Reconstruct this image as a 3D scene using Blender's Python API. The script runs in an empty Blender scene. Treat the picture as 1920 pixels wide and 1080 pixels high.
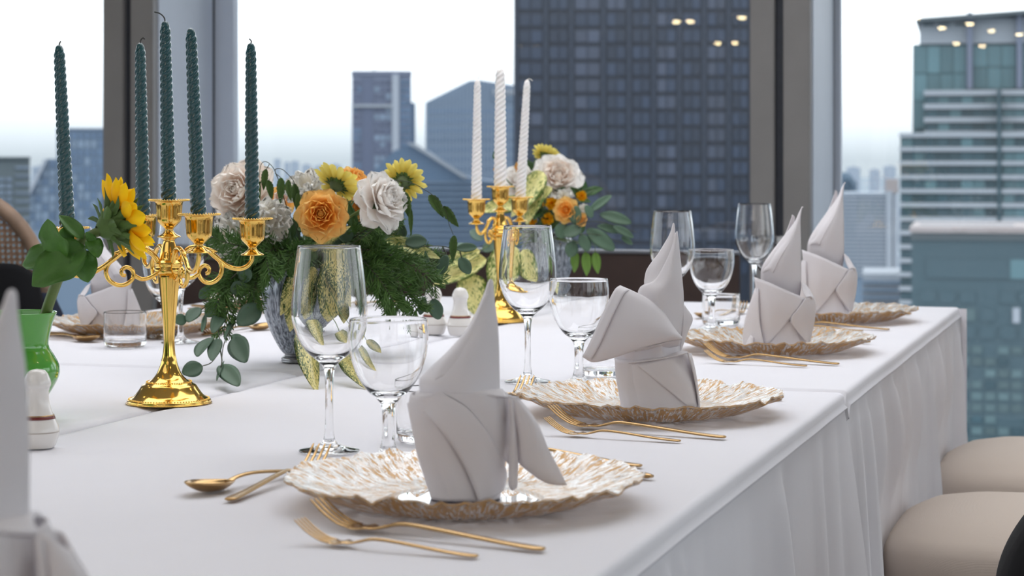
import bpy, bmesh, math, random
from mathutils import Vector, Matrix, noise

# ---------------------------------------------------------------- camera, sky, lights
SC = bpy.context.scene
COL = SC.collection
F = 3960.0                      # focal length in pixels of a 1920 px wide frame
YAW = math.atan2(1210.0, F)     # the table runs 17 degrees to the right of the view axis
CA, SA = math.cos(YAW), math.sin(YAW)
EYE = 1.05                      # camera height
TOP = 0.747                     # table top height
PI = math.pi

cam_data = bpy.data.cameras.new('camera')
cam = bpy.data.objects.new('camera', cam_data)
COL.objects.link(cam)
cam.location = (0, 0, EYE)
cam.rotation_euler = (PI / 2, 0, YAW)
cam_data.sensor_width = 36.0
cam_data.lens = 36.0 * F / 1920.0
cam_data.shift_y = -240.0 / 1920.0
cam_data.clip_start = 0.05
cam_data.clip_end = 30000
cam_data.dof.use_dof = True
cam_data.dof.focus_distance = 2.55
cam_data.dof.aperture_fstop = 11.0
SC.camera = cam

SC.view_settings.view_transform = 'Standard'
SC.view_settings.look = 'None'
SC.view_settings.gamma = 1.0
SC.view_settings.use_curve_mapping = False
SC.view_settings.exposure = 0.0
SC.cycles.use_denoising = True
SC.cycles.use_adaptive_sampling = True
SC.cycles.adaptive_threshold = 0.025
SC.cycles.max_bounces = 12
SC.cycles.diffuse_bounces = 5
SC.cycles.glossy_bounces = 6
SC.cycles.transmission_bounces = 10
SC.cycles.transparent_max_bounces = 24
SC.cycles.sample_clamp_indirect = 6.0

world = bpy.data.worlds.new('sky')
SC.world = world
world.use_nodes = True
wn = world.node_tree
wn.nodes.clear()
w_out = wn.nodes.new('ShaderNodeOutputWorld')
w_bg = wn.nodes.new('ShaderNodeBackground')
w_tc = wn.nodes.new('ShaderNodeTexCoord')
w_sep = wn.nodes.new('ShaderNodeSeparateXYZ')
w_ramp = wn.nodes.new('ShaderNodeValToRGB')
w_noise = wn.nodes.new('ShaderNodeTexNoise')
w_map = wn.nodes.new('ShaderNodeMapping')
w_mix = wn.nodes.new('ShaderNodeMixRGB')
w_map.inputs['Scale'].default_value = (3, 3, 9)
w_noise.inputs['Scale'].default_value = 2.2
w_noise.inputs['Detail'].default_value = 5
w_ramp.color_ramp.elements[0].position = 0.0
w_ramp.color_ramp.elements[0].color = (0.30, 0.335, 0.37, 1)
w_ramp.color_ramp.elements[1].position = 0.06
w_ramp.color_ramp.elements[1].color = (0.93, 0.97, 1.03, 1)
w_mix.blend_type = 'MULTIPLY'
w_mix.inputs['Fac'].default_value = 0.12
wn.links.new(w_tc.outputs['Generated'], w_sep.inputs[0])
wn.links.new(w_sep.outputs['Z'], w_ramp.inputs['Fac'])
wn.links.new(w_tc.outputs['Generated'], w_map.inputs['Vector'])
wn.links.new(w_map.outputs['Vector'], w_noise.inputs['Vector'])
wn.links.new(w_ramp.outputs['Color'], w_mix.inputs['Color1'])
wn.links.new(w_noise.outputs['Fac'], w_mix.inputs['Color2'])
wn.links.new(w_mix.outputs['Color'], w_bg.inputs['Color'])
wn.links.new(w_bg.outputs['Background'], w_out.inputs['Surface'])
w_bg.inputs['Strength'].default_value = 2.5


def area_light(name, loc, rot, sx, sy, power, color):
    d = bpy.data.lights.new(name, 'AREA')
    d.shape = 'RECTANGLE'
    d.size, d.size_y = sx, sy
    d.energy = power
    d.color = color
    o = bpy.data.objects.new(name, d)
    COL.objects.link(o)
    o.location = loc
    o.rotation_euler = rot
    return o


# added overhead fill lamps, out of view, brightening the tables and hall
area_light('overhead_fill', (-2.2, -0.6, 2.70), (0, 0, 0), 3.2, 2.2, 22, (0.96, 0.97, 1.0))
area_light('overhead_fill', (-1.2, 3.4, 2.70), (0, 0, 0), 3.0, 2.4, 58, (0.95, 0.97, 1.0))
area_light('overhead_fill', (-1.5, -4.5, 2.70), (0, 0, 0), 5.0, 2.2, 22, (1.0, 0.96, 0.93))
# added fill lamp behind the camera, brightens the fronts of things on the table
area_light('front_fill', (-0.6, -2.6, 2.55), (math.radians(48), 0, math.radians(8)), 3.4, 0.8, 7, (1.0, 0.96, 0.94))


# ---------------------------------------------------------------- helpers
def at(px, py, depth):
    """World point seen at a photo pixel at the given distance along the view axis."""
    X = (px - 960.0) / F * depth
    return Vector((X * CA - depth * SA, X * SA + depth * CA, EYE - (py - 300.0) / F * depth))


def vdir(r, u, t):
    """Direction from right / up / towards-viewer components."""
    v = Vector((r * CA + t * SA, r * SA - t * CA, u))
    return v.normalized()


def cr(p0, p1, p2, p3, t):
    return 0.5 * ((2 * p1) + (p2 - p0) * t + (2 * p0 - 5 * p1 + 4 * p2 - p3) * t * t + (3 * p1 - p0 - 3 * p2 + p3) * t ** 3)


def spline(pts, n):
    """Catmull-Rom through pts, n samples per span."""
    pts = [Vector(p) for p in pts]
    out = []
    m = len(pts)
    for i in range(m - 1):
        a = pts[i - 1] if i > 0 else 2 * pts[0] - pts[1]
        d = pts[i + 2] if i + 2 < m else 2 * pts[-1] - pts[-2]
        for k in range(n):
            out.append(cr(a, pts[i], pts[i + 1], d, k / n))
    out.append(pts[-1])
    return out


def loft(rows, nu, nv):
    """Grid of control points -> smooth verts, faces."""
    rr = [spline(r, nu) for r in rows]
    cols = [spline([r[i] for r in rr], nv) for i in range(len(rr[0]))]
    w, h = len(cols), len(cols[0])
    verts = [cols[i][j] for j in range(h) for i in range(w)]
    faces = [(j * w + i, j * w + i + 1, (j + 1) * w + i + 1, (j + 1) * w + i) for j in range(h - 1) for i in range(w - 1)]
    return verts, faces


def mesh(name, verts, faces, smooth=True):
    me = bpy.data.meshes.new(name)
    me.from_pydata([tuple(v) for v in verts], [], faces)
    if smooth:
        me.polygons.foreach_set('use_smooth', [True] * len(me.polygons))
    me.update()
    return me


def obj(name, me, mat=None, parent=None, loc=None, rot=None, mtx=None):
    if mat is not None and not me.materials:
        me.materials.append(mat)
    o = bpy.data.objects.new(name, me)
    COL.objects.link(o)
    if parent is not None:
        o.parent = parent
    if mtx is not None:
        o.matrix_local = mtx
    else:
        if loc is not None:
            o.location = loc
        if rot is not None:
            o.rotation_euler = rot
    return o


def thing(name, label, cat, loc=(0, 0, 0), rz=0.0, group=None):
    o = bpy.data.objects.new(name, None)
    COL.objects.link(o)
    o.empty_display_size = 0.02
    o.location = loc
    o.rotation_euler = (0, 0, rz)
    tag(o, label, cat, group)
    return o


def tag(o, label, cat=None, group=None, kind=None):
    if label:
        o['label'] = label
    if cat:
        o['category'] = cat
    if group:
        o['group'] = group
    if kind:
        o['kind'] = kind
    return o


def struct(o):
    o['kind'] = 'structure'
    return o


def copy_tree(o, parent=None):
    c = o.copy()
    COL.objects.link(c)
    c.parent = parent
    for ch in list(o.children):
        copy_tree(ch, c)
    return c


def lathe(profile, seg=40, cap_bottom=False, cap_top=False, rmod=None):
    verts, faces = [], []
    n = len(profile)
    for r, z in profile:
        for k in range(seg):
            a = 2 * PI * k / seg
            rr = r * (rmod(a, z) if rmod else 1.0)
            verts.append((rr * math.cos(a), rr * math.sin(a), z))
    for i in range(n - 1):
        for k in range(seg):
            k2 = (k + 1) % seg
            faces.append((i * seg + k, i * seg + k2, (i + 1) * seg + k2, (i + 1) * seg + k))
    if cap_bottom:
        faces.append(tuple(range(seg - 1, -1, -1)))
    if cap_top:
        faces.append(tuple((n - 1) * seg + k for k in range(seg)))
    return verts, faces


def smooth_profile(pts, n=5):
    return [(max(p.x, 0.00005), p.y) for p in spline([(a, b, 0) for a, b in pts], n)]


def tube(path, radius, seg=8, caps=True):
    """radius: number or list per path point"""
    path = [Vector(p) for p in path]
    n = len(path)
    rad = radius if isinstance(radius, (list, tuple)) else [radius] * n
    verts, faces = [], []
    t0 = (path[1] - path[0]).normalized()
    ref = Vector((0, 0, 1)) if abs(t0.z) < 0.9 else Vector((1, 0, 0))
    nrm = t0.cross(ref).normalized()
    for i in range(n):
        t = (path[min(i + 1, n - 1)] - path[max(i - 1, 0)])
        if t.length < 1e-9:
            t = Vector((0, 0, 1))
        t.normalize()
        nrm = (nrm - t * nrm.dot(t))
        if nrm.length < 1e-6:
            nrm = t.orthogonal()
        nrm.normalize()
        b = t.cross(nrm)
        for k in range(seg):
            a = 2 * PI * k / seg
            verts.append(path[i] + (nrm * math.cos(a) + b * math.sin(a)) * rad[i])
    for i in range(n - 1):
        for k in range(seg):
            k2 = (k + 1) % seg
            faces.append((i * seg + k, i * seg + k2, (i + 1) * seg + k2, (i + 1) * seg + k))
    if caps:
        faces.append(tuple(range(seg - 1, -1, -1)))
        faces.append(tuple((n - 1) * seg + k for k in range(seg)))
    return verts, faces


class MB:
    """Collects geometry for one mesh."""
    def __init__(self):
        self.v, self.f = [], []

    def add(self, vf, mtx=None):
        b = len(self.v)
        for v in vf[0]:
            v = Vector(v)
            self.v.append(mtx @ v if mtx is not None else v)
        for f in vf[1]:
            self.f.append(tuple(i + b for i in f))
        return self

    def box(self, x0, x1, y0, y1, z0, z1):
        return self.add(boxvf(x0, x1, y0, y1, z0, z1))

    def mesh(self, name, smooth=True):
        return mesh(name, self.v, self.f, smooth)


def boxvf(x0, x1, y0, y1, z0, z1):
    v = [(x0, y0, z0), (x1, y0, z0), (x1, y1, z0), (x0, y1, z0), (x0, y0, z1), (x1, y0, z1), (x1, y1, z1), (x0, y1, z1)]
    f = [(0, 3, 2, 1), (4, 5, 6, 7), (0, 1, 5, 4), (1, 2, 6, 5), (2, 3, 7, 6), (3, 0, 4, 7)]
    return v, f


def box(name, x0, x1, y0, y1, z0, z1, mat, parent=None, loc=None, bevel=0.0):
    me = mesh(name, *boxvf(x0, x1, y0, y1, z0, z1), smooth=False)
    if bevel:
        bm = bmesh.new()
        bm.from_mesh(me)
        bmesh.ops.bevel(bm, geom=bm.edges[:], offset=bevel, segments=2, affect='EDGES')
        bm.to_mesh(me)
        bm.free()
    return obj(name, me, mat, parent, loc)


def solid(o, t, offset=0.0):
    m = o.modifiers.new('thickness', 'SOLIDIFY')
    m.thickness = t
    m.offset = offset
    return o


def frame(dirv, normal, origin):
    """Matrix whose local y runs along dirv and local z along normal."""
    y = Vector(dirv).normalized()
    z = Vector(normal)
    z = (z - y * z.dot(y))
    if z.length < 1e-5:
        z = y.orthogonal()
    z.normalize()
    x = y.cross(z)
    m = Matrix((x, y, z)).transposed().to_4x4()
    m.translation = Vector(origin)
    return m


def axis_frame(n, origin):
    """Matrix whose local z runs along n."""
    z = Vector(n).normalized()
    x = z.orthogonal().normalized()
    up = Vector((0, 0, 1))
    if abs(z.dot(up)) < 0.95:
        x = up.cross(z).normalized()
    y = z.cross(x)
    m = Matrix((x, y, z)).transposed().to_4x4()
    m.translation = Vector(origin)
    return m


# ---------------------------------------------------------------- materials
def srgb(r, g, b):
    def c(v):
        v /= 255.0
        return v / 12.92 if v <= 0.04045 else ((v + 0.055) / 1.055) ** 2.4
    return (c(r), c(g), c(b), 1.0)


def principled(name, color, rough=0.5, metal=0.0, noise_scale=None, noise_amt=0.15, bump=0.0, bump_scale=None,
               coat=0.0, sheen=0.0, subsurf=0.0, rand=0.0, spec=0.5, trans=0.0):
    m = bpy.data.materials.new(name)
    m.use_nodes = True
    nt = m.node_tree
    b = nt.nodes['Principled BSDF']
    b.inputs['Base Color'].default_value = color
    b.inputs['Roughness'].default_value = rough
    b.inputs['Metallic'].default_value = metal
    b.inputs['Specular IOR Level'].default_value = spec
    b.inputs['Coat Weight'].default_value = coat
    b.inputs['Sheen Weight'].default_value = sheen
    if trans:
        b.inputs['Transmission Weight'].default_value = trans
    if subsurf:
        b.inputs['Subsurface Weight'].default_value = subsurf
        b.inputs['Subsurface Radius'].default_value = (0.01, 0.006, 0.004)
        b.inputs['Subsurface Scale'].default_value = 0.5
    col_out = None
    if noise_scale or rand:
        hsv = nt.nodes.new('ShaderNodeHueSaturation')
        hsv.inputs['Color'].default_value = color
        val = None
        if noise_scale:
            tc = nt.nodes.new('ShaderNodeTexCoord')
            nz = nt.nodes.new('ShaderNodeTexNoise')
            nz.inputs['Scale'].default_value = noise_scale
            nz.inputs['Detail'].default_value = 4
            nt.links.new(tc.outputs['Object'], nz.inputs['Vector'])
            mr = nt.nodes.new('ShaderNodeMapRange')
            mr.inputs['From Min'].default_value = 0.3
            mr.inputs['From Max'].default_value = 0.7
            mr.inputs['To Min'].default_value = 1 - noise_amt
            mr.inputs['To Max'].default_value = 1 + noise_amt
            nt.links.new(nz.outputs['Fac'], mr.inputs['Value'])
            val = mr.outputs['Result']
        if rand:
            oi = nt.nodes.new('ShaderNodeObjectInfo')
            mr2 = nt.nodes.new('ShaderNodeMapRange')
            mr2.inputs['To Min'].default_value = 1 - rand
            mr2.inputs['To Max'].default_value = 1 + rand
            nt.links.new(oi.outputs['Random'], mr2.inputs['Value'])
            if val is not None:
                mu = nt.nodes.new('ShaderNodeMath')
                mu.operation = 'MULTIPLY'
                nt.links.new(val, mu.inputs[0])
                nt.links.new(mr2.outputs['Result'], mu.inputs[1])
                val = mu.outputs[0]
            else:
                val = mr2.outputs['Result']
        nt.links.new(val, hsv.inputs['Value'])
        nt.links.new(hsv.outputs['Color'], b.inputs['Base Color'])
    if bump:
        tc2 = nt.nodes.new('ShaderNodeTexCoord')
        nb = nt.nodes.new('ShaderNodeTexNoise')
        nb.inputs['Scale'].default_value = bump_scale or 200
        nb.inputs['Detail'].default_value = 3
        bp = nt.nodes.new('ShaderNodeBump')
        bp.inputs['Strength'].default_value = bump
        bp.inputs['Distance'].default_value = 0.001
        nt.links.new(tc2.outputs['Object'], nb.inputs['Vector'])
        nt.links.new(nb.outputs['Fac'], bp.inputs['Height'])
        nt.links.new(bp.outputs['Normal'], b.inputs['Normal'])
    return m


def weave_mat(name, color, scale, bump, rough=0.85, sheen=0.2, transl=0.0):
    """Plain-woven cloth: fine crossed threads as relief."""
    m = principled(name, color, rough, sheen=sheen, noise_scale=3.0, noise_amt=0.02, spec=0.2)
    nt = m.node_tree
    b = nt.nodes['Principled BSDF']
    tc = nt.nodes.new('ShaderNodeTexCoord')
    hs = []
    for d in ('X', 'Y', 'Z'):
        w = nt.nodes.new('ShaderNodeTexWave')
        w.bands_direction = d
        w.inputs['Scale'].default_value = scale
        w.inputs['Distortion'].default_value = 0.6
        nt.links.new(tc.outputs['Object'], w.inputs['Vector'])
        hs.append(w.outputs['Fac'])
    a1 = nt.nodes.new('ShaderNodeMath')
    a2 = nt.nodes.new('ShaderNodeMath')
    nt.links.new(hs[0], a1.inputs[0]); nt.links.new(hs[1], a1.inputs[1])
    nt.links.new(a1.outputs[0], a2.inputs[0]); nt.links.new(hs[2], a2.inputs[1])
    bp = nt.nodes.new('ShaderNodeBump')
    bp.inputs['Strength'].default_value = bump
    bp.inputs['Distance'].default_value = 0.0004
    nt.links.new(a2.outputs[0], bp.inputs['Height'])
    nt.links.new(bp.outputs['Normal'], b.inputs['Normal'])
    if transl:
        out = nt.nodes['Material Output']
        tr = nt.nodes.new('ShaderNodeBsdfTranslucent')
        tr.inputs['Color'].default_value = color
        mx = nt.nodes.new('ShaderNodeMixShader')
        mx.inputs['Fac'].default_value = transl
        nt.links.new(b.outputs[0], mx.inputs[1])
        nt.links.new(tr.outputs[0], mx.inputs[2])
        nt.links.new(mx.outputs[0], out.inputs['Surface'])
    return m


def petal_mat(name, c_base, c_tip, transl=0.3, axis_len=1.0):
    """Petal: base colour towards the foot of the petal, tip colour at its edge, some light passing through."""
    m = bpy.data.materials.new(name)
    m.use_nodes = True
    nt = m.node_tree
    b = nt.nodes['Principled BSDF']
    out = nt.nodes['Material Output']
    b.inputs['Roughness'].default_value = 0.6
    b.inputs['Specular IOR Level'].default_value = 0.2
    tc = nt.nodes.new('ShaderNodeTexCoord')
    sp = nt.nodes.new('ShaderNodeSeparateXYZ')
    rp = nt.nodes.new('ShaderNodeValToRGB')
    rp.color_ramp.elements[0].color = c_base
    rp.color_ramp.elements[0].position = 0.1
    rp.color_ramp.elements[1].color = c_tip
    rp.color_ramp.elements[1].position = 0.85
    nt.links.new(tc.outputs['Generated'], sp.inputs[0])
    nt.links.new(sp.outputs['Z' if axis_len == 1.0 else 'Y'], rp.inputs['Fac'])
    oi = nt.nodes.new('ShaderNodeObjectInfo')
    mr = nt.nodes.new('ShaderNodeMapRange')
    mr.inputs['To Min'].default_value = 0.9
    mr.inputs['To Max'].default_value = 1.08
    nt.links.new(oi.outputs['Random'], mr.inputs['Value'])
    hsv = nt.nodes.new('ShaderNodeHueSaturation')
    nt.links.new(rp.outputs['Color'], hsv.inputs['Color'])
    nt.links.new(mr.outputs['Result'], hsv.inputs['Value'])
    nt.links.new(hsv.outputs['Color'], b.inputs['Base Color'])
    tr = nt.nodes.new('ShaderNodeBsdfTranslucent')
    nt.links.new(hsv.outputs['Color'], tr.inputs['Color'])
    mx = nt.nodes.new('ShaderNodeMixShader')
    mx.inputs['Fac'].default_value = transl
    nt.links.new(b.outputs[0], mx.inputs[1])
    nt.links.new(tr.outputs[0], mx.inputs[2])
    nt.links.new(mx.outputs[0], out.inputs['Surface'])
    return m


def speckle_leaf_mat(name, c_a, c_b, scale, lo, hi):
    """Variegated leaf: irregular cream dashes on green, densest along the midrib."""
    m = bpy.data.materials.new(name)
    m.use_nodes = True
    nt = m.node_tree
    b = nt.nodes['Principled BSDF']
    b.inputs['Roughness'].default_value = 0.35
    tc = nt.nodes.new('ShaderNodeTexCoord')
    mp = nt.nodes.new('ShaderNodeMapping')
    mp.inputs['Scale'].default_value = (1.7, 0.9, 1.0)
    nz = nt.nodes.new('ShaderNodeTexNoise')
    nz.inputs['Scale'].default_value = scale
    nz.inputs['Detail'].default_value = 3
    nt.links.new(tc.outputs['Object'], mp.inputs['Vector'])
    nt.links.new(mp.outputs['Vector'], nz.inputs['Vector'])
    sp = nt.nodes.new('ShaderNodeSeparateXYZ')
    nt.links.new(tc.outputs['Generated'], sp.inputs[0])
    s1 = nt.nodes.new('ShaderNodeMath'); s1.operation = 'SUBTRACT'; s1.inputs[1].default_value = 0.5
    s2 = nt.nodes.new('ShaderNodeMath'); s2.operation = 'ABSOLUTE'
    s3 = nt.nodes.new('ShaderNodeMath'); s3.operation = 'MULTIPLY'; s3.inputs[1].default_value = -0.42
    s4 = nt.nodes.new('ShaderNodeMath'); s4.operation = 'ADD'
    nt.links.new(sp.outputs['X'], s1.inputs[0]); nt.links.new(s1.outputs[0], s2.inputs[0]); nt.links.new(s2.outputs[0], s3.inputs[0])
    nt.links.new(s3.outputs[0], s4.inputs[0]); nt.links.new(nz.outputs['Fac'], s4.inputs[1])
    rp = nt.nodes.new('ShaderNodeValToRGB')
    rp.color_ramp.elements[0].position = lo
    rp.color_ramp.elements[0].color = c_a
    rp.color_ramp.elements[1].position = hi
    rp.color_ramp.elements[1].color = c_b
    nt.links.new(s4.outputs[0], rp.inputs['Fac'])
    nt.links.new(rp.outputs['Color'], b.inputs['Base Color'])
    return m


def glass_mat(name, color=(1, 1, 1, 1), ior=1.45, rough=0.0):
    m = bpy.data.materials.new(name)
    m.use_nodes = True
    nt = m.node_tree
    out = nt.nodes['Material Output']
    nt.nodes.remove(nt.nodes['Principled BSDF'])
    g = nt.nodes.new('ShaderNodeBsdfGlass')
    g.inputs['Color'].default_value = color
    g.inputs['IOR'].default_value = ior
    g.inputs['Roughness'].default_value = rough
    nt.links.new(g.outputs[0], out.inputs['Surface'])
    return m


def pane_mat(name, tint, ior=1.45):
    """Flat window pane: clear, with the mirror reflection of glass."""
    m = bpy.data.materials.new(name)
    m.use_nodes = True
    nt = m.node_tree
    out = nt.nodes['Material Output']
    nt.nodes.remove(nt.nodes['Principled BSDF'])
    t = nt.nodes.new('ShaderNodeBsdfTransparent')
    t.inputs['Color'].default_value = tint
    g = nt.nodes.new('ShaderNodeBsdfGlossy')
    g.inputs['Roughness'].default_value = 0.0
    fr = nt.nodes.new('ShaderNodeFresnel')
    fr.inputs['IOR'].default_value = ior
    mx = nt.nodes.new('ShaderNodeMixShader')
    nt.links.new(fr.outputs[0], mx.inputs['Fac'])
    nt.links.new(t.outputs[0], mx.inputs[1])
    nt.links.new(g.outputs[0], mx.inputs[2])
    nt.links.new(mx.outputs[0], out.inputs['Surface'])
    return m


def plate_mat(name, amount):
    """Clear pressed glass with gold leaf caught in it in radial flecks."""
    m = bpy.data.materials.new(name)
    m.use_nodes = True
    nt = m.node_tree
    out = nt.nodes['Material Output']
    gold = nt.nodes['Principled BSDF']
    gold.inputs['Base Color'].default_value = srgb(186, 141, 76)
    gold.inputs['Metallic'].default_value = 0.35
    gold.inputs['Roughness'].default_value = 0.38
    t = nt.nodes.new('ShaderNodeBsdfTransparent')
    t.inputs['Color'].default_value = (0.97, 0.96, 0.95, 1)
    gl = nt.nodes.new('ShaderNodeBsdfGlossy')
    gl.inputs['Roughness'].default_value = 0.2
    df = nt.nodes.new('ShaderNodeBsdfDiffuse')
    df.inputs['Color'].default_value = (0.9, 0.87, 0.84, 1)
    at_ = nt.nodes.new('ShaderNodeAttribute')
    at_.attribute_name = 'radial'
    nz = nt.nodes.new('ShaderNodeTexNoise')
    nz.inputs['Scale'].default_value = 1.0
    nz.inputs['Detail'].default_value = 6
    nz.inputs['Roughness'].default_value = 0.72
    nt.links.new(at_.outputs['Vector'], nz.inputs['Vector'])
    rp = nt.nodes.new('ShaderNodeValToRGB')
    rp.color_ramp.elements[0].position = amount - 0.03
    rp.color_ramp.elements[1].position = amount + 0.03
    nt.links.new(nz.outputs['Fac'], rp.inputs['Fac'])
    fr = nt.nodes.new('ShaderNodeFresnel')
    fr.inputs['IOR'].default_value = 1.15
    clear = nt.nodes.new('ShaderNodeMixShader')
    bp = nt.nodes.new('ShaderNodeBump')
    bp.inputs['Strength'].default_value = 0.4
    bp.inputs['Distance'].default_value = 0.002
    nt.links.new(nz.outputs['Fac'], bp.inputs['Height'])
    for nd in (gl, fr, gold):
        nt.links.new(bp.outputs['Normal'], nd.inputs['Normal'])
    nt.links.new(fr.outputs[0], clear.inputs['Fac'])
    nt.links.new(t.outputs[0], clear.inputs[1])
    nt.links.new(gl.outputs[0], clear.inputs[2])
    milky = nt.nodes.new('ShaderNodeMixShader')
    milky.inputs['Fac'].default_value = 0.20
    nt.links.new(clear.outputs[0], milky.inputs[1])
    nt.links.new(df.outputs[0], milky.inputs[2])
    mx = nt.nodes.new('ShaderNodeMixShader')
    nt.links.new(rp.outputs['Color'], mx.inputs['Fac'])
    nt.links.new(milky.outputs[0], mx.inputs[1])
    nt.links.new(gold.outputs[0], mx.inputs[2])
    nt.links.new(mx.outputs[0], out.inputs['Surface'])
    return m


def emit_mat(name, color, strength):
    m = bpy.data.materials.new(name)
    m.use_nodes = True
    b = m.node_tree.nodes['Principled BSDF']
    b.inputs['Base Color'].default_value = color
    b.inputs['Emission Color'].default_value = color
    b.inputs['Emission Strength'].default_value = strength
    return m


M = {}
M['cloth'] = weave_mat('white_table_linen', srgb(234, 233, 240), 900, 0.25)
M['napkin'] = weave_mat('white_napkin_linen', srgb(238, 234, 238), 1100, 0.3, transl=0.12)
M['gold'] = principled('polished_gold', srgb(240, 196, 104), 0.12, 1.0, noise_scale=30, noise_amt=0.03)
M['flatware'] = principled('champagne_gold_steel', srgb(180, 147, 102), 0.22, 1.0, noise_scale=60, noise_amt=0.05)
M['glass'] = glass_mat('clear_crystal')
M['pane'] = pane_mat('window_pane', (0.97, 0.985, 0.98, 1))
M['green_wax'] = principled('dark_green_wax', srgb(28, 74, 80), 0.24, noise_scale=60, noise_amt=0.08, coat=0.6)
M['white_wax'] = principled('pearl_white_wax', srgb(240, 237, 236), 0.35, noise_scale=60, noise_amt=0.03, coat=0.2, subsurf=0.1)
M['wick'] = principled('wick', srgb(60, 62, 60), 0.8, noise_scale=300, noise_amt=0.2)
M['white_wick'] = principled('white_wick', srgb(215, 212, 205), 0.8, noise_scale=300, noise_amt=0.1)
M['porcelain'] = principled('white_porcelain', srgb(226, 222, 218), 0.18, coat=0.4, noise_scale=20, noise_amt=0.02)
M['maroon'] = principled('maroon_glaze', srgb(110, 38, 34), 0.25, noise_scale=50, noise_amt=0.08)
M['greyline'] = principled('grey_glaze', srgb(170, 160, 150), 0.3, noise_scale=50, noise_amt=0.05)
M['plate'] = plate_mat('gold_flecked_glass', 0.53)
M['plate_under'] = plate_mat('gold_flecked_glass_underside', 0.485)
M['plate_clear'] = pane_mat('clear_plate_glass', (0.97, 0.97, 0.98, 1), 1.25)
M['column'] = principled('bronze_grey_aluminium', srgb(140, 138, 138), 0.5, 0.1, noise_scale=8, noise_amt=0.05, bump=0.05, bump_scale=500)
M['reveal'] = principled('sky_tinted_aluminium', srgb(206, 216, 232), 0.45, 0.0, noise_scale=4, noise_amt=0.04)  # pale blue puts the reflected sky into the aluminium's colour
M['dark_joint'] = principled('black_gasket', srgb(52, 56, 66), 0.6, noise_scale=30, noise_amt=0.1)
M['brown'] = principled('dark_brown_laminate', srgb(66, 50, 46), 0.45, noise_scale=12, noise_amt=0.12)
M['rail'] = principled('brushed_aluminium_rail', srgb(150, 152, 160), 0.35, 0.8, noise_scale=25, noise_amt=0.06)
M['floor'] = principled('hall_carpet', srgb(112, 106, 102), 0.95, noise_scale=14, noise_amt=0.25, bump=0.4, bump_scale=90)
M['ceiling'] = principled('ceiling_plaster', srgb(226, 220, 212), 0.9, noise_scale=3, noise_amt=0.03)
M['wall'] = principled('cream_wall_paint', srgb(206, 200, 194), 0.85, noise_scale=3, noise_amt=0.04)
M['linen'] = weave_mat('beige_linen', srgb(214, 200, 188), 420, 0.6)
M['oak'] = principled('weathered_oak', srgb(140, 116, 98), 0.55, noise_scale=24, noise_amt=0.18, bump=0.15, bump_scale=120)
M['cane'] = principled('woven_cane', srgb(150, 122, 102), 0.6, noise_scale=60, noise_amt=0.15)
M['black_cloth'] = weave_mat('black_cloth', srgb(16, 16, 20), 500, 0.5, sheen=0.05)
M['navy_cloth'] = weave_mat('navy_cloth', srgb(38, 44, 62), 500, 0.5, sheen=0.05)
M['downlight'] = emit_mat('downlight_glow', (1.0, 0.78, 0.42, 1), 45)
M['stem'] = principled('green_stem', srgb(92, 112, 56), 0.55, noise_scale=40, noise_amt=0.15)
M['dark_stem'] = principled('dark_stem', srgb(58, 62, 44), 0.6, noise_scale=40, noise_amt=0.2)
# ---------------------------------------------------------------- the hall
XL, XR, YB, YF, CEIL = -7.35, 4.25, -19.0, 6.6, 2.75
struct(box('floor', XL - 0.2, XR + 0.2, YB - 0.2, YF + 0.1, -0.1, 0.0, M['floor']))
struct(box('ceiling', XL - 0.2, XR + 0.2, YB - 0.2, YF + 0.1, CEIL, CEIL + 0.15, M['ceiling']))
struct(box('wall_back', XL - 0.2, XR + 0.2, YB - 0.2, YB, 0, CEIL, M['wall']))

COLX = [-7.35, -5.25, -3.15, -1.05, 1.05, 3.15]     # centre lines of the window columns
CW = 0.176
tn = 0
for cx in COLX:
    tn += 1
    r = bpy.data.objects.new('trim_%d' % tn, None)
    COL.objects.link(r)
    r.location = (cx, 6.1, 0)
    struct(r)
    a, b = -CW / 2, CW / 2
    box('column_face', a, -0.016, 0, 0.04, 0, CEIL, M['column'], r, bevel=0.003)
    box('column_face', 0.010, b, 0, 0.04, 0, CEIL, M['column'], r, bevel=0.003)
    box('column_core', a + 0.004, b - 0.006, 0.022, 0.49, 0, CEIL, M['dark_joint'], r)
    box('reveal_panel', b - 0.006, b + 0.004, 0.04, 0.44, 0, CEIL, M['reveal'], r)
    box('reveal_panel', a - 0.004, a + 0.004, 0.04, 0.44, 0, CEIL, M['reveal'], r)
    box('gasket', b - 0.006, b + 0.003, 0.44, 0.49, 0, CEIL, M['dark_joint'], r)
    wf = 0.072 if cx < -1.5 else 0.022
    box('frame_stile', b + 0.003, b + wf, 0.46, 0.50, 0, CEIL, M['reveal'], r)
    box('frame_stile', a - 0.022, a - 0.004, 0.46, 0.50, 0, CEIL, M['reveal'], r)
for i in range(len(COLX)):
    x0 = COLX[i] + CW / 2 + 0.02
    x1 = (COLX[i + 1] - CW / 2 - 0.01) if i + 1 < len(COLX) else XR
    r = bpy.data.objects.new('window_%d' % (i + 1), None)
    COL.objects.link(r)
    r.location = (x0, 6.585, 0)
    struct(r)
    box('pane', 0, x1 - x0, 0, 0.012, 0.06, CEIL - 0.05, M['pane'], r)
    box('bottom_rail', 0, x1 - x0, -0.02, 0.03, 0, 0.06, M['rail'], r)
    box('top_rail', 0, x1 - x0, -0.02, 0.03, CEIL - 0.05, CEIL, M['rail'], r)
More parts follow.
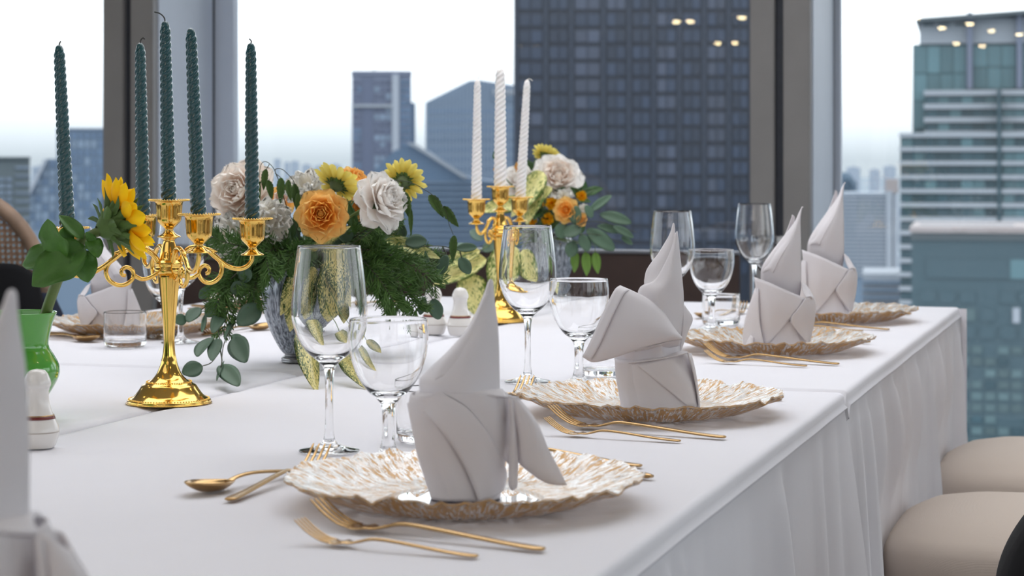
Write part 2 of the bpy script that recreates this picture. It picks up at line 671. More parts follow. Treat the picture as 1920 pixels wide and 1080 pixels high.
# low brown panelling in front of the middle and left bays
for i in (2,):
    x0, x1 = COLX[i] + CW / 2 + 0.012, COLX[i + 1] - CW / 2 - 0.03
    tn += 1
    r = bpy.data.objects.new('trim_%d' % tn, None)
    COL.objects.link(r)
    r.location = (x0, 6.10, 0)
    struct(r)
    n = 4
    w = (x1 - x0) / n
    for k in range(n):
        box('brown_panel', k * w + 0.002, (k + 1) * w - 0.002, 0, 0.03, 0, 0.772, M['brown'], r, bevel=0.002)
    box('top_rail', 0, x1 - x0, -0.012, 0.035, 0.7745, 0.782, M['rail'], r, bevel=0.002)
    box('middle_rail', 0, (x1 - x0) * 0.42, -0.008, -0.001, 0.737, 0.742, M['rail'], r)

# glazed side walls of the hall
for side, x, sgn in (('left', XL, 1), ('right', XR, -1)):
    r = bpy.data.objects.new('wall_' + side, None)
    COL.objects.link(r)
    r.location = (x, 0, 0)
    struct(r)
    y = YB
    while y < YF - 0.2:
        box('column', -0.09, 0.09, y, y + 0.2, 0, CEIL, M['column'], r)
        y2 = min(y + 3.2, YF)
        box('pane', -0.006, 0.006, y + 0.2, y2, 0.3, CEIL - 0.1, M['pane'], r)
        box('low_wall', -0.05, 0.05, y + 0.2, y2, 0, 0.3, M['wall'], r)
        box('head_rail', -0.05, 0.05, y + 0.2, y2, CEIL - 0.1, CEIL, M['column'], r)
        y = y2

# small warm ceiling downlights; their reflections float in the window glass
_dl_me = MB().add(lathe(smooth_profile([(0.0, -0.034), (0.03, -0.028), (0.048, -0.01), (0.052, 0.006)], 3), 20)).mesh('downlight_bulb')
_dl_ring = MB().add(lathe([(0.052, 0.006), (0.056, -0.004), (0.078, -0.002), (0.08, 0.02), (0.05, 0.02)], 20)).mesh('downlight_ring')


def downlight(x, y):
    if y < -10:
        lab, grp = 'small warm round ceiling downlight mirrored as a glowing dot in the window', 'ceiling downlights mirrored in the window'
    else:
        lab, grp = 'small warm round ceiling downlight above the tables, glinting in the gold candelabra', 'ceiling downlights above the tables'
    t = thing('ceiling_downlight', lab, 'ceiling light', (x, y, CEIL - 0.02), 0, grp)
    obj('bulb', _dl_me, M['downlight'], t)
    obj('trim_ring', _dl_ring, M['rail'], t)


DOTS = [(-5.55, -11.77), (-5.38, -11.77), (-4.66, -11.3), (-6.0, -16.5), (-5.75, -16.5), (-2.7, -11.9), (-2.6, -13.9), (-2.2, -13.2),
        (-2.05, -14.7), (-1.75, -15.6), (-2.75, -17.6), (-2.45, -18.4), (-0.2, -15.5),
        (-3.4, -1.4), (-1.9, -1.4), (-0.4, -1.4), (-3.4, -3.0), (-1.9, -3.0), (-0.4, -3.0), (-3.4, 2.6), (0.9, 2.6), (0.9, 0.4), (0.9, 4.6), (-3.4, 4.6), (-1.9, 0.4), (-1.1, -2.2)]
for x, y in DOTS:
    downlight(x, y)

# ---------------------------------------------------------------- the city outside
ZG = -115.0
M['b_ground'] = principled('city_ground', srgb(120, 132, 142), 0.9, noise_scale=0.01, noise_amt=0.3)
g = box('city_ground', -9000, 9000, 40, 14000, ZG - 1, ZG, M['b_ground'])
struct(g)
g['label'] = 'hazy flat city ground far below the windows'


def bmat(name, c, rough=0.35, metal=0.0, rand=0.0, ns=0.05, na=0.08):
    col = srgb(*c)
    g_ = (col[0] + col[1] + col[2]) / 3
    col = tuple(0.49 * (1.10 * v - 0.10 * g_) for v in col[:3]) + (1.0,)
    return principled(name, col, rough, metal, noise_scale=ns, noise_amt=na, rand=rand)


M['b_dark'] = bmat('dark_tower_wall', (50, 60, 80))
M['b_darkwin'] = bmat('dark_tower_glass', (64, 77, 100), 0.3, rand=0.28)
M['b_darkwin2'] = bmat('dark_tower_pale_glass', (90, 99, 120), 0.3, rand=0.2)
M['b_darkpier'] = bmat('dark_tower_pier', (62, 73, 93))
M['b_blue'] = bmat('blue_glass', (128, 152, 182), 0.3, rand=0.12)
M['b_bluelight'] = bmat('light_blue_glass', (165, 185, 208), 0.3, rand=0.12)
M['b_white'] = bmat('white_concrete', (214, 222, 234), 0.7)
M['b_mull'] = bmat('pale_mullion', (176, 192, 214), 0.5)
M['b_olive'] = bmat('grey_green_concrete', (122, 134, 140), 0.7)
M['b_olivewin'] = bmat('grey_blue_window', (150, 166, 186), 0.4, rand=0.15)
M['b_mauve'] = bmat('mauve_grey_glass', (150, 160, 184), 0.4, rand=0.12)
M['b_mauvedark'] = bmat('mauve_dark_glass', (120, 130, 156), 0.4, rand=0.12)
M['b_steel'] = bmat('steel_blue_facade', (152, 174, 198), 0.4)
M['b_steeldk'] = bmat('steel_blue_dark', (124, 150, 180), 0.4, rand=0.15)
M['b_teal'] = bmat('teal_glass', (118, 154, 164), 0.25, rand=0.22)
M['b_tealdk'] = bmat('dark_teal_glass', (78, 108, 120), 0.25, rand=0.25)
M['b_band'] = bmat('pale_spandrel', (204, 212, 222), 0.5)
M['b_tealwall'] = bmat('teal_facade', (84, 112, 124), 0.5, ns=0.02, na=0.15)
M['b_tealwin'] = bmat('teal_pale_window', (110, 136, 142), 0.35, rand=0.25)  # paler window panels of the teal block
M['b_roofpink'] = bmat('pale_roof_edge', (206, 196, 196), 0.7)
M['b_far'] = bmat('distant_tower', (206, 218, 234), 0.9)  # distance haze is put into this pale colour
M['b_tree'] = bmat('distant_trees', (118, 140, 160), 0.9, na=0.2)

UNIT = mesh('unit_block', *boxvf(0, 1, 0, 1, 0, 1), smooth=False)
_unit = {}


def ublock(name, x0, x1, y0, y1, z0, z1, mat, parent):
    me = _unit.get(mat.name)
    if me is None:
        me = UNIT.copy()
        me.materials.append(mat)
        _unit[mat.name] = me
    o = bpy.data.objects.new(name, me)
    COL.objects.link(o)
    o.parent = parent
    o.location = (x0, y0, z0)
    o.scale = (x1 - x0, y1 - y0, z1 - z0)
    return o


class Bld:
    """A building placed by where its front stands: D metres away, local x to the right, local z up from the ground."""
    def __init__(self, name, label, pc, D, cat='building', turn=0.0):
        p = at(pc, 300, D)
        self.pc, self.D = pc, D
        self.root = thing(name, label, cat, (p.x, p.y, ZG), YAW + turn - math.atan((pc - 960) / F))

    def x(self, px):
        return (px - self.pc) * self.D / F

    def z(self, py):
        return EYE + (300 - py) * self.D / F - ZG

    def blk(self, name, px0, px1, py0, py1, mat, y0=0.0, y1=1.0, parent=None):
        return ublock(name, self.x(px0), self.x(px1), y0, y1, self.z(py1) if py1 is not None else 0.0, self.z(py0), mat, parent or self.root)

    def grid(self, name, px0, px1, py0, py1, nx, ny, gx, gy, mats, y0=-0.3, y1=0.0, seed=1, skip=0.0):
        rnd = random.Random(seed)
        w, h = (px1 - px0) / nx, (py1 - py0) / ny
        for j in range(ny):
            for i in range(nx):
                if rnd.random() < skip:
                    continue
                m = mats[0] if rnd.random() < 0.75 else mats[-1]
                self.blk(name, px0 + i * w + gx, px0 + (i + 1) * w - gx, py0 + j * h + gy, py0 + (j + 1) * h - gy, m, y0, y1)

    def prism(self, name, poly, mat, y0, y1):
        """poly: (px, py) outline, py None = ground"""
        pts = [(self.x(a), self.z(b) if b is not None else 0.0) for a, b in poly]
        n = len(pts)
        v = [(a, y0, b) for a, b in pts] + [(a, y1, b) for a, b in pts]
        f = [tuple(range(n)), tuple(range(2 * n - 1, n - 1, -1))] + [(i, i + n, (i + 1) % n + n, (i + 1) % n) for i in range(n)]
        return obj(name, mesh(name, v, f, False), mat, self.root)


# dark slate tower filling the middle bay
B = Bld('dark_tower', 'dark slate-blue office tower filling the middle window bay', 1185, 460)
B.blk('body', 963, 1490, -140, None, M['b_dark'], 0.0, 50)
for k, px in enumerate((963, 1020, 1068, 1128, 1176, 1222, 1270, 1316, 1362, 1404)):
    B.blk('pier', px, px + 7, -140, None, M['b_darkpier'], -0.9, 0)
xs = [970, 1020, 1027, 1068, 1075, 1128, 1135, 1176, 1183, 1222, 1229, 1270, 1277, 1316, 1323, 1362, 1369, 1404, 1411, 1450]
rnd = random.Random(4)
for j in range(17):
    y = -10 + j * 31.0
    for i in range(0, len(xs) - 1, 2):
        pale = (i in (4, 10, 14) and rnd.random() < 0.7) or rnd.random() < 0.08
        B.blk('window', xs[i] + 3, (xs[i] + xs[i + 1]) / 2 - 1, y + 5, y + 27, M['b_darkwin2' if pale else 'b_darkwin'], -0.5, 0)
        B.blk('window', (xs[i] + xs[i + 1]) / 2 + 1, xs[i + 1] - 3, y + 5, y + 27, M['b_darkwin2' if pale and rnd.random() < 0.6 else 'b_darkwin'], -0.5, 0)

# stepped tower with white mullions on the left, sloping white fin
B = Bld('stepped_glass_tower', 'light blue stepped glass tower with white mullion grid seen behind the green candle', 150, 800)
B.blk('body', 107, 330, 242, None, M['b_steel'], 0, 45)
B.prism('sloped_wing', [(107, 298), (85, 298), (20, 425), (20, None), (107, None)], M['b_steel'], 1, 40)
B.grid('window', 110, 300, 246, 440, 16, 12, 1.6, 1.8, [M['b_blue'], M['b_bluelight']], -0.5, 0, 2)
for j in range(8):
    y0 = 302 + j * 16
    xl = 84 - max(0, (y0 + 14 - 298)) * 0.51
    n = max(1, int((106 - xl) / 13))
    for i in range(n):
        B.blk('window', 106 - (i + 1) * 13 + 1.5, 106 - i * 13 - 1.5, y0, y0 + 13, M['b_bluelight' if (i + j) % 3 else 'b_blue'], 0.5, 1.0)
B.prism('sloped_fin', [(84, 298), (91, 298), (30, 425), (18, 425)], M['b_white'], -3, 1)
B.blk('roof_edge', 106, 331, 240, 243, M['b_mull'], -1, 2)

B = Bld('grey_green_block', 'squat grey-green building at the far left window edge', 10, 620)
B.blk('body', -120, 55, 296, None, M['b_olive'], 0, 30)
B.blk('roof_edge', -122, 56, 294, 298, M['b_olive'], -1, 31)
B.grid('window', -60, 24, 330, 430, 6, 8, 1.5, 2.5, [M['b_olivewin']], -0.4, 0, 5)
for j in range(7):
    B.blk('floor_band', 28, 55, 312 + j * 16, 316 + j * 16, M['b_olivewin'], -0.5, 0)

# mauve slab tower
B = Bld('mauve_slab_tower', 'tall mauve-grey slab tower with pale vertical strip, left of the dark tower', 715, 1000)
B.blk('body', 660, 771, 138, None, M['b_mauve'], 0, 40)
B.blk('side_wing', 771, 779, 192, None, M['b_steeldk'], 4, 40)
B.blk('pale_strip', 735, 748, 140, None, M['b_white'], -1.5, 0)
B.blk('dark_strip', 679, 700, 146, None, M['b_mauvedark'], -0.6, 0)
B.blk('belt_course', 659, 735, 196, 201, M['b_band'], -1.8, 0)
B.blk('parapet', 659, 772, 133, 141, M['b_mauve'], -1, 41)
B.blk('crown_fin', 700, 703, 129, 140, M['b_band'], 2, 4)
B.blk('crown_fin', 735, 768, 134, 140, M['b_bluelight'], 2, 4)
B.grid('window', 662, 678, 148, 330, 2, 14, 1.0, 2.0, [M['b_mauvedark'], M['b_blue']], -0.5, 0, 3)
B.grid('window', 701, 734, 148, 330, 3, 14, 1.2, 2.0, [M['b_mauvedark'], M['b_blue'], M['b_bluelight']], -0.5, 0, 3)
B.grid('window', 750, 770, 148, 330, 2, 14, 1.0, 2.0, [M['b_steeldk']], -0.5, 0, 3)

# angled-roof tower with rooftop sign
B = Bld('angled_roof_tower', 'steel-blue tower with slanted roof line and white rooftop sign behind the white candles', 880, 820)
B.prism('body', [(798, 192), (880, 151), (900, 150), (990, 164), (990, None), (798, None)], M['b_steel'], 0, 40)
for k in range(26):
    px = 800 + k * 6.5
    top = 192 - (px - 798) * 0.5 if px < 880 else 150 + max(0, px - 900) * 0.155
    B.blk('mullion', px, px + 2.2, top + 3, 420, M['b_mull'], -0.5, 0)
for j in range(12):
    y = 205 + j * 18
    B.blk('floor_band', 799, 988, y, y + 7, M['b_steeldk'], -0.25, 0)
B.blk('sign_board', 922, 962, 182, 186, M['b_bluelight'], -1.2, -0.2)
for k, (dx, w) in enumerate(((0, 4), (6, 3), (11, 5), (18, 3), (23, 4), (29, 3), (34, 4))):
    B.blk('sign_letter', 925 + dx, 925 + dx + w, 166 + (k % 3), 178, M['b_white'], -1.5, -0.3)

# low blue-glass podium building with sloping roof
B = Bld('sloped_roof_podium', 'blue glass low-rise with a sloping white-edged roof above the flowers', 860, 560)
B.prism('body', [(740, 282), (775, 272), (800, 282), (872, 332), (960, 345), (1000, 350), (1000, None), (690, None), (690, 330)], M['b_steeldk'], 0, 30)
B.prism('roof_edge', [(762, 268), (777, 268), (875, 330), (872, 336), (800, 290)], M['b_band'], -1.5, 0)
for j in range(14):
    y = 340 + j * 11
    B.blk('floor_band', 690, 999, y, y + 3.6, M['b_steel'], -0.5, 0)
for k in range(38):
    B.blk('mullion', 692 + k * 8, 693.6 + k * 8, 342, 500, M['b_blue'], -0.35, 0)

# stepped green-glass tower on the right
B = Bld('banded_glass_tower', 'teal glass tower with pale horizontal floor bands on the right', 1800, 300)
B.blk('upper_body', 1711, 2080, 78, None, M['b_teal'], 6, 40)
B.blk('crown_wall', 1724, 2080, 30, 78, M['b_band'], 5, 38)
B.prism('roof_edge', [(1718, 31), (2080, 8), (2080, 16), (1718, 38)], M['b_olive'], 2, 40)
for k, px in enumerate((1813, 1905, 1996)):
    B.blk('crown_pier', px, px + 10, 20, 165, M['b_mauve'], 3.5, 6)
B.grid('upper_window', 1714, 1812, 82, 240, 4, 3, 0.6, 0.8, [M['b_teal'], M['b_teal']], 5.4, 6, 8)
B.grid('upper_window', 1824, 1904, 82, 165, 3, 2, 0.6, 0.8, [M['b_teal'], M['b_teal']], 5.4, 6, 9)
B.grid('upper_window', 1916, 1995, 82, 165, 3, 2, 0.6, 0.8, [M['b_teal'], M['b_teal']], 5.4, 6, 10)
for k in range(3):
    B.blk('louvre', 1730 + k * 30, 1752 + k * 30, 40, 44, M['b_tealdk'], 4.6, 5)
B.blk('middle_body', 1735, 2080, 168, None, M['b_tealdk'], 3, 30)
B.blk('lower_body', 1690, 2080, 249, None, M['b_tealdk'], 0, 30)
for j in range(4):
    y = 168 + j * 25.5
    B.blk('floor_band', 1733, 2080, y, y + 10, M['b_band'], 2.0, 3)
    B.grid('window', 1737, 1868, y + 11, y + 25, 6, 1, 0.6, 0.3, [M['b_tealdk'], M['b_teal']], 2.6, 3, 20 + j)
    B.grid('window', 1878, 1960, y + 11, y + 25, 4, 1, 0.6, 0.3, [M['b_teal'], M['b_tealdk']], 2.6, 3, 30 + j)
for j in range(14):
    y = 249 + j * 26.2
    B.blk('floor_band', 1688, 2080, y, y + 8.5, M['b_band'], -1.0, 0)
    B.grid('window', 1691, 1868, y + 9.5, y + 25.5, 8, 1, 0.6, 0.3, [M['b_tealdk'], M['b_teal']], -0.4, 0, 40 + j)
    B.grid('window', 1878, 1985, y + 9.5, y + 25.5, 5, 1, 0.6, 0.3, [M['b_teal'], M['b_tealdk']], -0.4, 0, 60 + j)
B.blk('dark_mullion', 1868, 1875, 170, None, M['b_tealdk'], -1.2, 3)

# nearer flat-roofed teal block
B = Bld('flat_roofed_teal_block', 'nearer teal-grey flat-roofed building with a pale roof parapet, lower right', 1830, 150)
B.blk('body', 1711, 2150, 446, None, M['b_tealwall'], 0, 14)
B.blk('roof_edge', 1708, 2150, 426, 436, M['b_roofpink'], -0.6, 14)
B.blk('under_roof_band', 1710, 2150, 436, 450, M['b_olive'], -0.2, 1)  # plain grey-green band below the roof edge
B.blk('blank_band', 1738, 1890, 486, 522, M['b_tealwall'], -0.12, 0)
B.blk('blank_band', 1892, 2150, 486, 522, M['b_teal'], -0.12, 0)
B.blk('rooftop_rail', 1725, 1900, 420, 423, M['b_band'], 1, 1.1)
B.grid('window', 1722, 1980, 540, 640, 7, 3, 4, 5, [M['b_tealwall'], M['b_tealwin']], -0.1, 0, 11, 0.2)
B.grid('window', 1795, 1990, 645, 840, 8, 9, 2.5, 4, [M['b_tealwin'], M['b_tealdk']], -0.1, 0, 12, 0.15)
B.blk('pale_window', 1897, 1910, 576, 604, M['b_white'], -0.2, 0)  # one window in the white concrete colour

# white louvred block and podium seen past the last napkin
B = Bld('white_louvred_block', 'white office block of thin horizontal louvres beside the banded tower', 1630, 420)
B.blk('body', 1572, 1664, 362, None, M['b_steel'], 0, 20)
for j in range(22):
    y = 363 + j * 7.2
    B.blk('louvre', 1571, 1661, y, y + 3.6, M['b_white'], -0.5, 0)
B.blk('end_pier', 1661, 1672, 358, None, M['b_white'], -0.8, 20)
B.blk('end_pier', 1674, 1683, 364, None, M['b_white'], -0.4, 20)
B.blk('stair_tower', 1660, 1684, 336, 362, M['b_roofpink'], 2, 12)
B = Bld('white_podium', 'low white podium with stepped terraces below the louvred block', 1650, 330)
B.blk('body', 1618, 1692, 514, None, M['b_white'], 0, 20)
for j in range(4):
    B.blk('terrace_band', 1616, 1694, 526 + j * 14, 532 + j * 14, M['b_steel'], -0.8, 0)

# soft far skyline
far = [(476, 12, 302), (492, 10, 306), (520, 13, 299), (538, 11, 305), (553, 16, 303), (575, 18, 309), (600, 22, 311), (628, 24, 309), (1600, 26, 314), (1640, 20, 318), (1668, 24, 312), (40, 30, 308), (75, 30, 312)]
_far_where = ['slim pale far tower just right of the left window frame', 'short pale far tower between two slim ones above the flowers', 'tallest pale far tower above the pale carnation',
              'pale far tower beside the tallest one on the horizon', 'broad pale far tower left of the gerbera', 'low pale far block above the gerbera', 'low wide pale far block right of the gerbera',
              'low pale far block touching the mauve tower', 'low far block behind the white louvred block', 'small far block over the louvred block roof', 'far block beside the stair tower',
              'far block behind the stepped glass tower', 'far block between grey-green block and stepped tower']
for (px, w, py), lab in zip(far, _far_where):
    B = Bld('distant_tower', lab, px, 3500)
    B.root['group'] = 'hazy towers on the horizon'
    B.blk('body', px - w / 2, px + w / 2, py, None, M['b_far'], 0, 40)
    B.blk('roof_house', px - w / 5, px + w / 5, py - 2, py, M['b_far'], 5, 20)
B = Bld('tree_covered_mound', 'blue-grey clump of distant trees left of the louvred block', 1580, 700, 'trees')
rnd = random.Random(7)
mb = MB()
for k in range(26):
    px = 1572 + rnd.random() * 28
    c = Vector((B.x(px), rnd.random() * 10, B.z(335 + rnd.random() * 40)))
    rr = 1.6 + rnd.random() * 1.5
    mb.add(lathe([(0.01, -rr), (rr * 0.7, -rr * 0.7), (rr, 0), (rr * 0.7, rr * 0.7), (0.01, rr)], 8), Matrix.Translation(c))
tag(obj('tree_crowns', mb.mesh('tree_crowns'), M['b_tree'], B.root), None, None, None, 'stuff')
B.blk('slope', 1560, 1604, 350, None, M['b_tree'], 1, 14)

# the low-rise city spread over the plain, too small and too many to count
rnd = random.Random(21)
mb = MB()
for k in range(3200):
    D = 500 + 4500 * rnd.random() ** 1.6
    ang = rnd.uniform(-0.75, 0.45)
    x, y = D * math.sin(ang), D * math.cos(ang)
    w, d_, h = rnd.uniform(8, 34), rnd.uniform(8, 34), rnd.choice((8, 10, 12, 16, 20, 28, 40))
    mb.add(boxvf(x - w / 2, x + w / 2, y - d_ / 2, y + d_ / 2, ZG, ZG + h))
M['b_low'] = principled('low_rise_roofs', srgb(150, 160, 172), 0.9, noise_scale=0.02, noise_amt=0.35)
o = obj('low_rise_city', mb.mesh('low_rise_city', False), M['b_low'])
tag(o, 'pale low-rise city blocks spread over the plain below the towers', 'city', None, 'stuff')
# ---------------------------------------------------------------- table linen
EX = -0.398            # right-hand edge of the tables
SEAMY = 2.765         # joint between near and far tables
FARY = 4.44
MIDX = -1.17
LX = -1.94
NEARY = 0.45


def cloth_top_z(x, y):
    n = noise.noise(Vector((x * 3.1, y * 3.1, 0.3))) * 0.0006 + noise.noise(Vector((x * 11, y * 2.0, 4.3))) * 0.0004
    # pressed fold lines across the linen
    for yc in (1.98, 3.62, 1.42):
        n += 0.0009 * math.exp(-((y - yc) / 0.0035) ** 2)
    return n


def skirt_off(y, t, folds):
    """how far the hanging cloth stands off the table side at depth t (0..1)"""
    o = 0.004 * t
    for yc, w, a in folds:
        d = (y - yc) / (0.8 * w)
        o += 1.9 * a * (t ** 0.6) * math.exp(-d * d)
        d2 = (y - yc - 1.7 * w) / (0.8 * w)
        o -= 0.6 * a * (t ** 0.6) * math.exp(-d2 * d2)
    o += 0.016 * t ** 0.5 * (abs(math.sin(PI * (y / 0.16 + 0.9 * noise.noise(Vector((y * 2.3, 0, 5)))))) ** 0.8 - 0.5)
    o += 0.010 * t ** 0.7 * noise.noise(Vector((y * 9.0, t * 0.6, 2.0)))
    return o


def smooth01(v):
    v = max(0.0, min(1.0, v))
    return v * v * (3 - 2 * v)


def linen(name, label, x0, x1, y0, y1, skirt_side, folds, flare_y=None, end_skirt=False, seats=()):
    """One tablecloth. skirt_side +1: hangs over the right edge x1, -1: over the left edge x0."""
    ny = max(60, int((y1 - y0) / 0.012))
    xs = []
    n = 34
    for i in range(n + 1):
        xs.append(x0 + (x1 - x0) * i / n)
    ys = [y0 + (y1 - y0) * j / ny for j in range(ny + 1)]
    cols = []          # list of functions (y) -> point, from inner edge to hem
    pts_rows = []
    edge = x1 if skirt_side > 0 else x0
    s = skirt_side
    inner = xs if s > 0 else xs[::-1]
    for y in ys:
        row = []
        # inner edge tucks down into the joint between tables
        dip_e = 0.0
        e = min(y - y0, y1 - y)
        if e < 0.010:
            dip_e = -0.016 * (1 - e / 0.010) ** 2
        row.append(Vector((inner[0] - s * 0.001, y, TOP - 0.02)))
        for k, x in enumerate(inner):
            z = TOP + cloth_top_z(x, y) + dip_e
            if k == 0:
                z -= 0.004
            row.append(Vector((x, y, z)))
        # rounded fall over the table edge, then a stitched crease
        for dx, dz in ((0.003, -0.0005), (0.0062, -0.0022), (0.0080, -0.0055), (0.0084, -0.0115), (0.0090, -0.0160), (0.0120, -0.0182), (0.0124, -0.0194), (0.0094, -0.0210), (0.0088, -0.0255)):
            wob = 0.0015 * noise.noise(Vector((y * 6, 0.5, 9)))
            row.append(Vector((edge + s * (dx + wob), y, TOP + dz + dip_e)))
        H = TOP - 0.012
        for k in range(1, 31):
            t = k / 30.0
            off = skirt_off(y, t, folds)
            yy = y
            if flare_y is not None:
                g = math.exp(-abs(y - flare_y) / 0.13)
                off += 0.078 * t * g
                yy = y + 0.03 * t * g
            for yc in seats:          # chairs stand close up to the cloth and keep its folds flat
                f_ = smooth01((0.30 - abs(y - yc)) / 0.06) * smooth01((t - 0.10) / 0.2)
                off = off * (1 - f_) + min(off, -0.004 + 0.1 * off) * f_
            row.append(Vector((edge + s * (0.0088 + off), yy, max(TOP - 0.026 - (TOP - 0.030) * t, 0.002))))
        pts_rows.append(row)
    w, h = len(pts_rows[0]), len(pts_rows)
    verts = [p for r in pts_rows for p in r]
    if s > 0:
        faces = [(j * w + i, j * w + i + 1, (j + 1) * w + i + 1, (j + 1) * w + i) for j in range(h - 1) for i in range(w - 1)]
    else:
        faces = [(j * w + i, (j + 1) * w + i, (j + 1) * w + i + 1, j * w + i + 1) for j in range(h - 1) for i in range(w - 1)]
    mb = MB().add((verts, faces))
    if end_skirt:      # hangs over the far end as well
        rows = []
        yE = y1
        m = 60
        a0 = x0 if s > 0 else x0 - 0.022
        a1 = x1 + 0.022 if s > 0 else x1
        for k in range(14):
            t = k / 13.0
            r_ = []
            for i in range(m + 1):
                x = a0 + (a1 - a0) * i / m
                o = 0.002 + 0.02 * t * (0.5 + 0.5 * math.sin(x * 21 + 1.3 * math.sin(x * 9))) + 0.004 * t
                zz = TOP - 0.004 - (TOP - 0.008) * t
                r_.append(Vector((x, yE + o * 1.0, zz)))
            rows.append(r_)
        v = [p for r in rows for p in r]
        f = [(j * (m + 1) + i + 1, j * (m + 1) + i, (j + 1) * (m + 1) + i, (j + 1) * (m + 1) + i + 1) for j in range(13) for i in range(m)]
        mb.add((v, f))
    o = obj(name, mb.mesh(name), M['cloth'])
    tag(o, label, 'tablecloth', 'white cloths over the joined tables')
    return o


linen('tablecloth', 'white tablecloth of the nearer right table, under the front napkin and plate', MIDX + 0.002, EX, NEARY, SEAMY, 1,
      [(0.9, 0.05, 0.03), (1.30, 0.03, 0.028), (1.70, 0.022, 0.034), (1.76, 0.018, 0.030), (2.02, 0.06, 0.016), (2.24, 0.035, 0.03), (2.50, 0.05, 0.014)], flare_y=SEAMY)
linen('tablecloth', 'white tablecloth of the far right table, draped in folds behind the beige seats', MIDX + 0.002, EX, SEAMY + 0.006, FARY, 1,
      [(2.86, 0.03, 0.022), (2.96, 0.02, 0.02), (3.10, 0.035, 0.02), (3.25, 0.025, 0.038), (3.42, 0.02, 0.022), (3.58, 0.03, 0.026), (3.76, 0.02, 0.026), (3.95, 0.03, 0.034), (4.15, 0.025, 0.022), (4.33, 0.03, 0.03)], end_skirt=True, seats=(3.34, 4.05))
linen('tablecloth', 'white tablecloth of the nearer left table, beneath the green vase', LX, MIDX - 0.002, NEARY, SEAMY + 0.03, -1,
      [(0.9, 0.05, 0.03), (1.6, 0.03, 0.03), (2.3, 0.04, 0.03)])
linen('tablecloth', 'white tablecloth of the far left table, under the left place setting', LX, MIDX - 0.002, SEAMY + 0.036, FARY, -1,
      [(3.0, 0.03, 0.03), (3.5, 0.03, 0.03), (4.0, 0.03, 0.03)], end_skirt=True)

# ---------------------------------------------------------------- chairs
def cushion_mesh(name, wx, wy, h, crown, r):
    """upholstered seat pad: superellipse plan, bulging sides, domed top"""
    rows = []
    prof = [(0.93, 0.0), (0.985, 0.10), (1.0, 0.32), (1.0, 0.55), (0.985, 0.72), (0.955, 0.85), (0.90, 0.93), (0.80, 0.985), (0.62, 1.03), (0.4, 1.06), (0.2, 1.075), (0.02, 1.08)]
    seg = 64
    verts, faces = [], []
    for s, zz in prof:
        for k in range(seg):
            a = 2 * PI * k / seg
            c, sn = math.cos(a), math.sin(a)
            e = 2.0 / 5.0
            x = math.copysign(abs(c) ** e, c) * wx / 2 * s
            y = math.copysign(abs(sn) ** e, sn) * wy / 2 * s
            z = zz * h if zz < 0.93 else (0.93 + (zz - 0.93) * crown) * h
            verts.append((x, y, z))
    n = len(prof)
    for i in range(n - 1):
        for k in range(seg):
            k2 = (k + 1) % seg
            faces.append((i * seg + k, i * seg + k2, (i + 1) * seg + k2, (i + 1) * seg + k))
    faces.append(tuple((n - 1) * seg + k for k in range(seg)))
    faces.append(tuple(range(seg - 1, -1, -1)))
    return mesh(name, verts, faces)


CUSH = cushion_mesh('seat_cushion', 0.50, 0.47, 0.105, 2.2, 0.05)


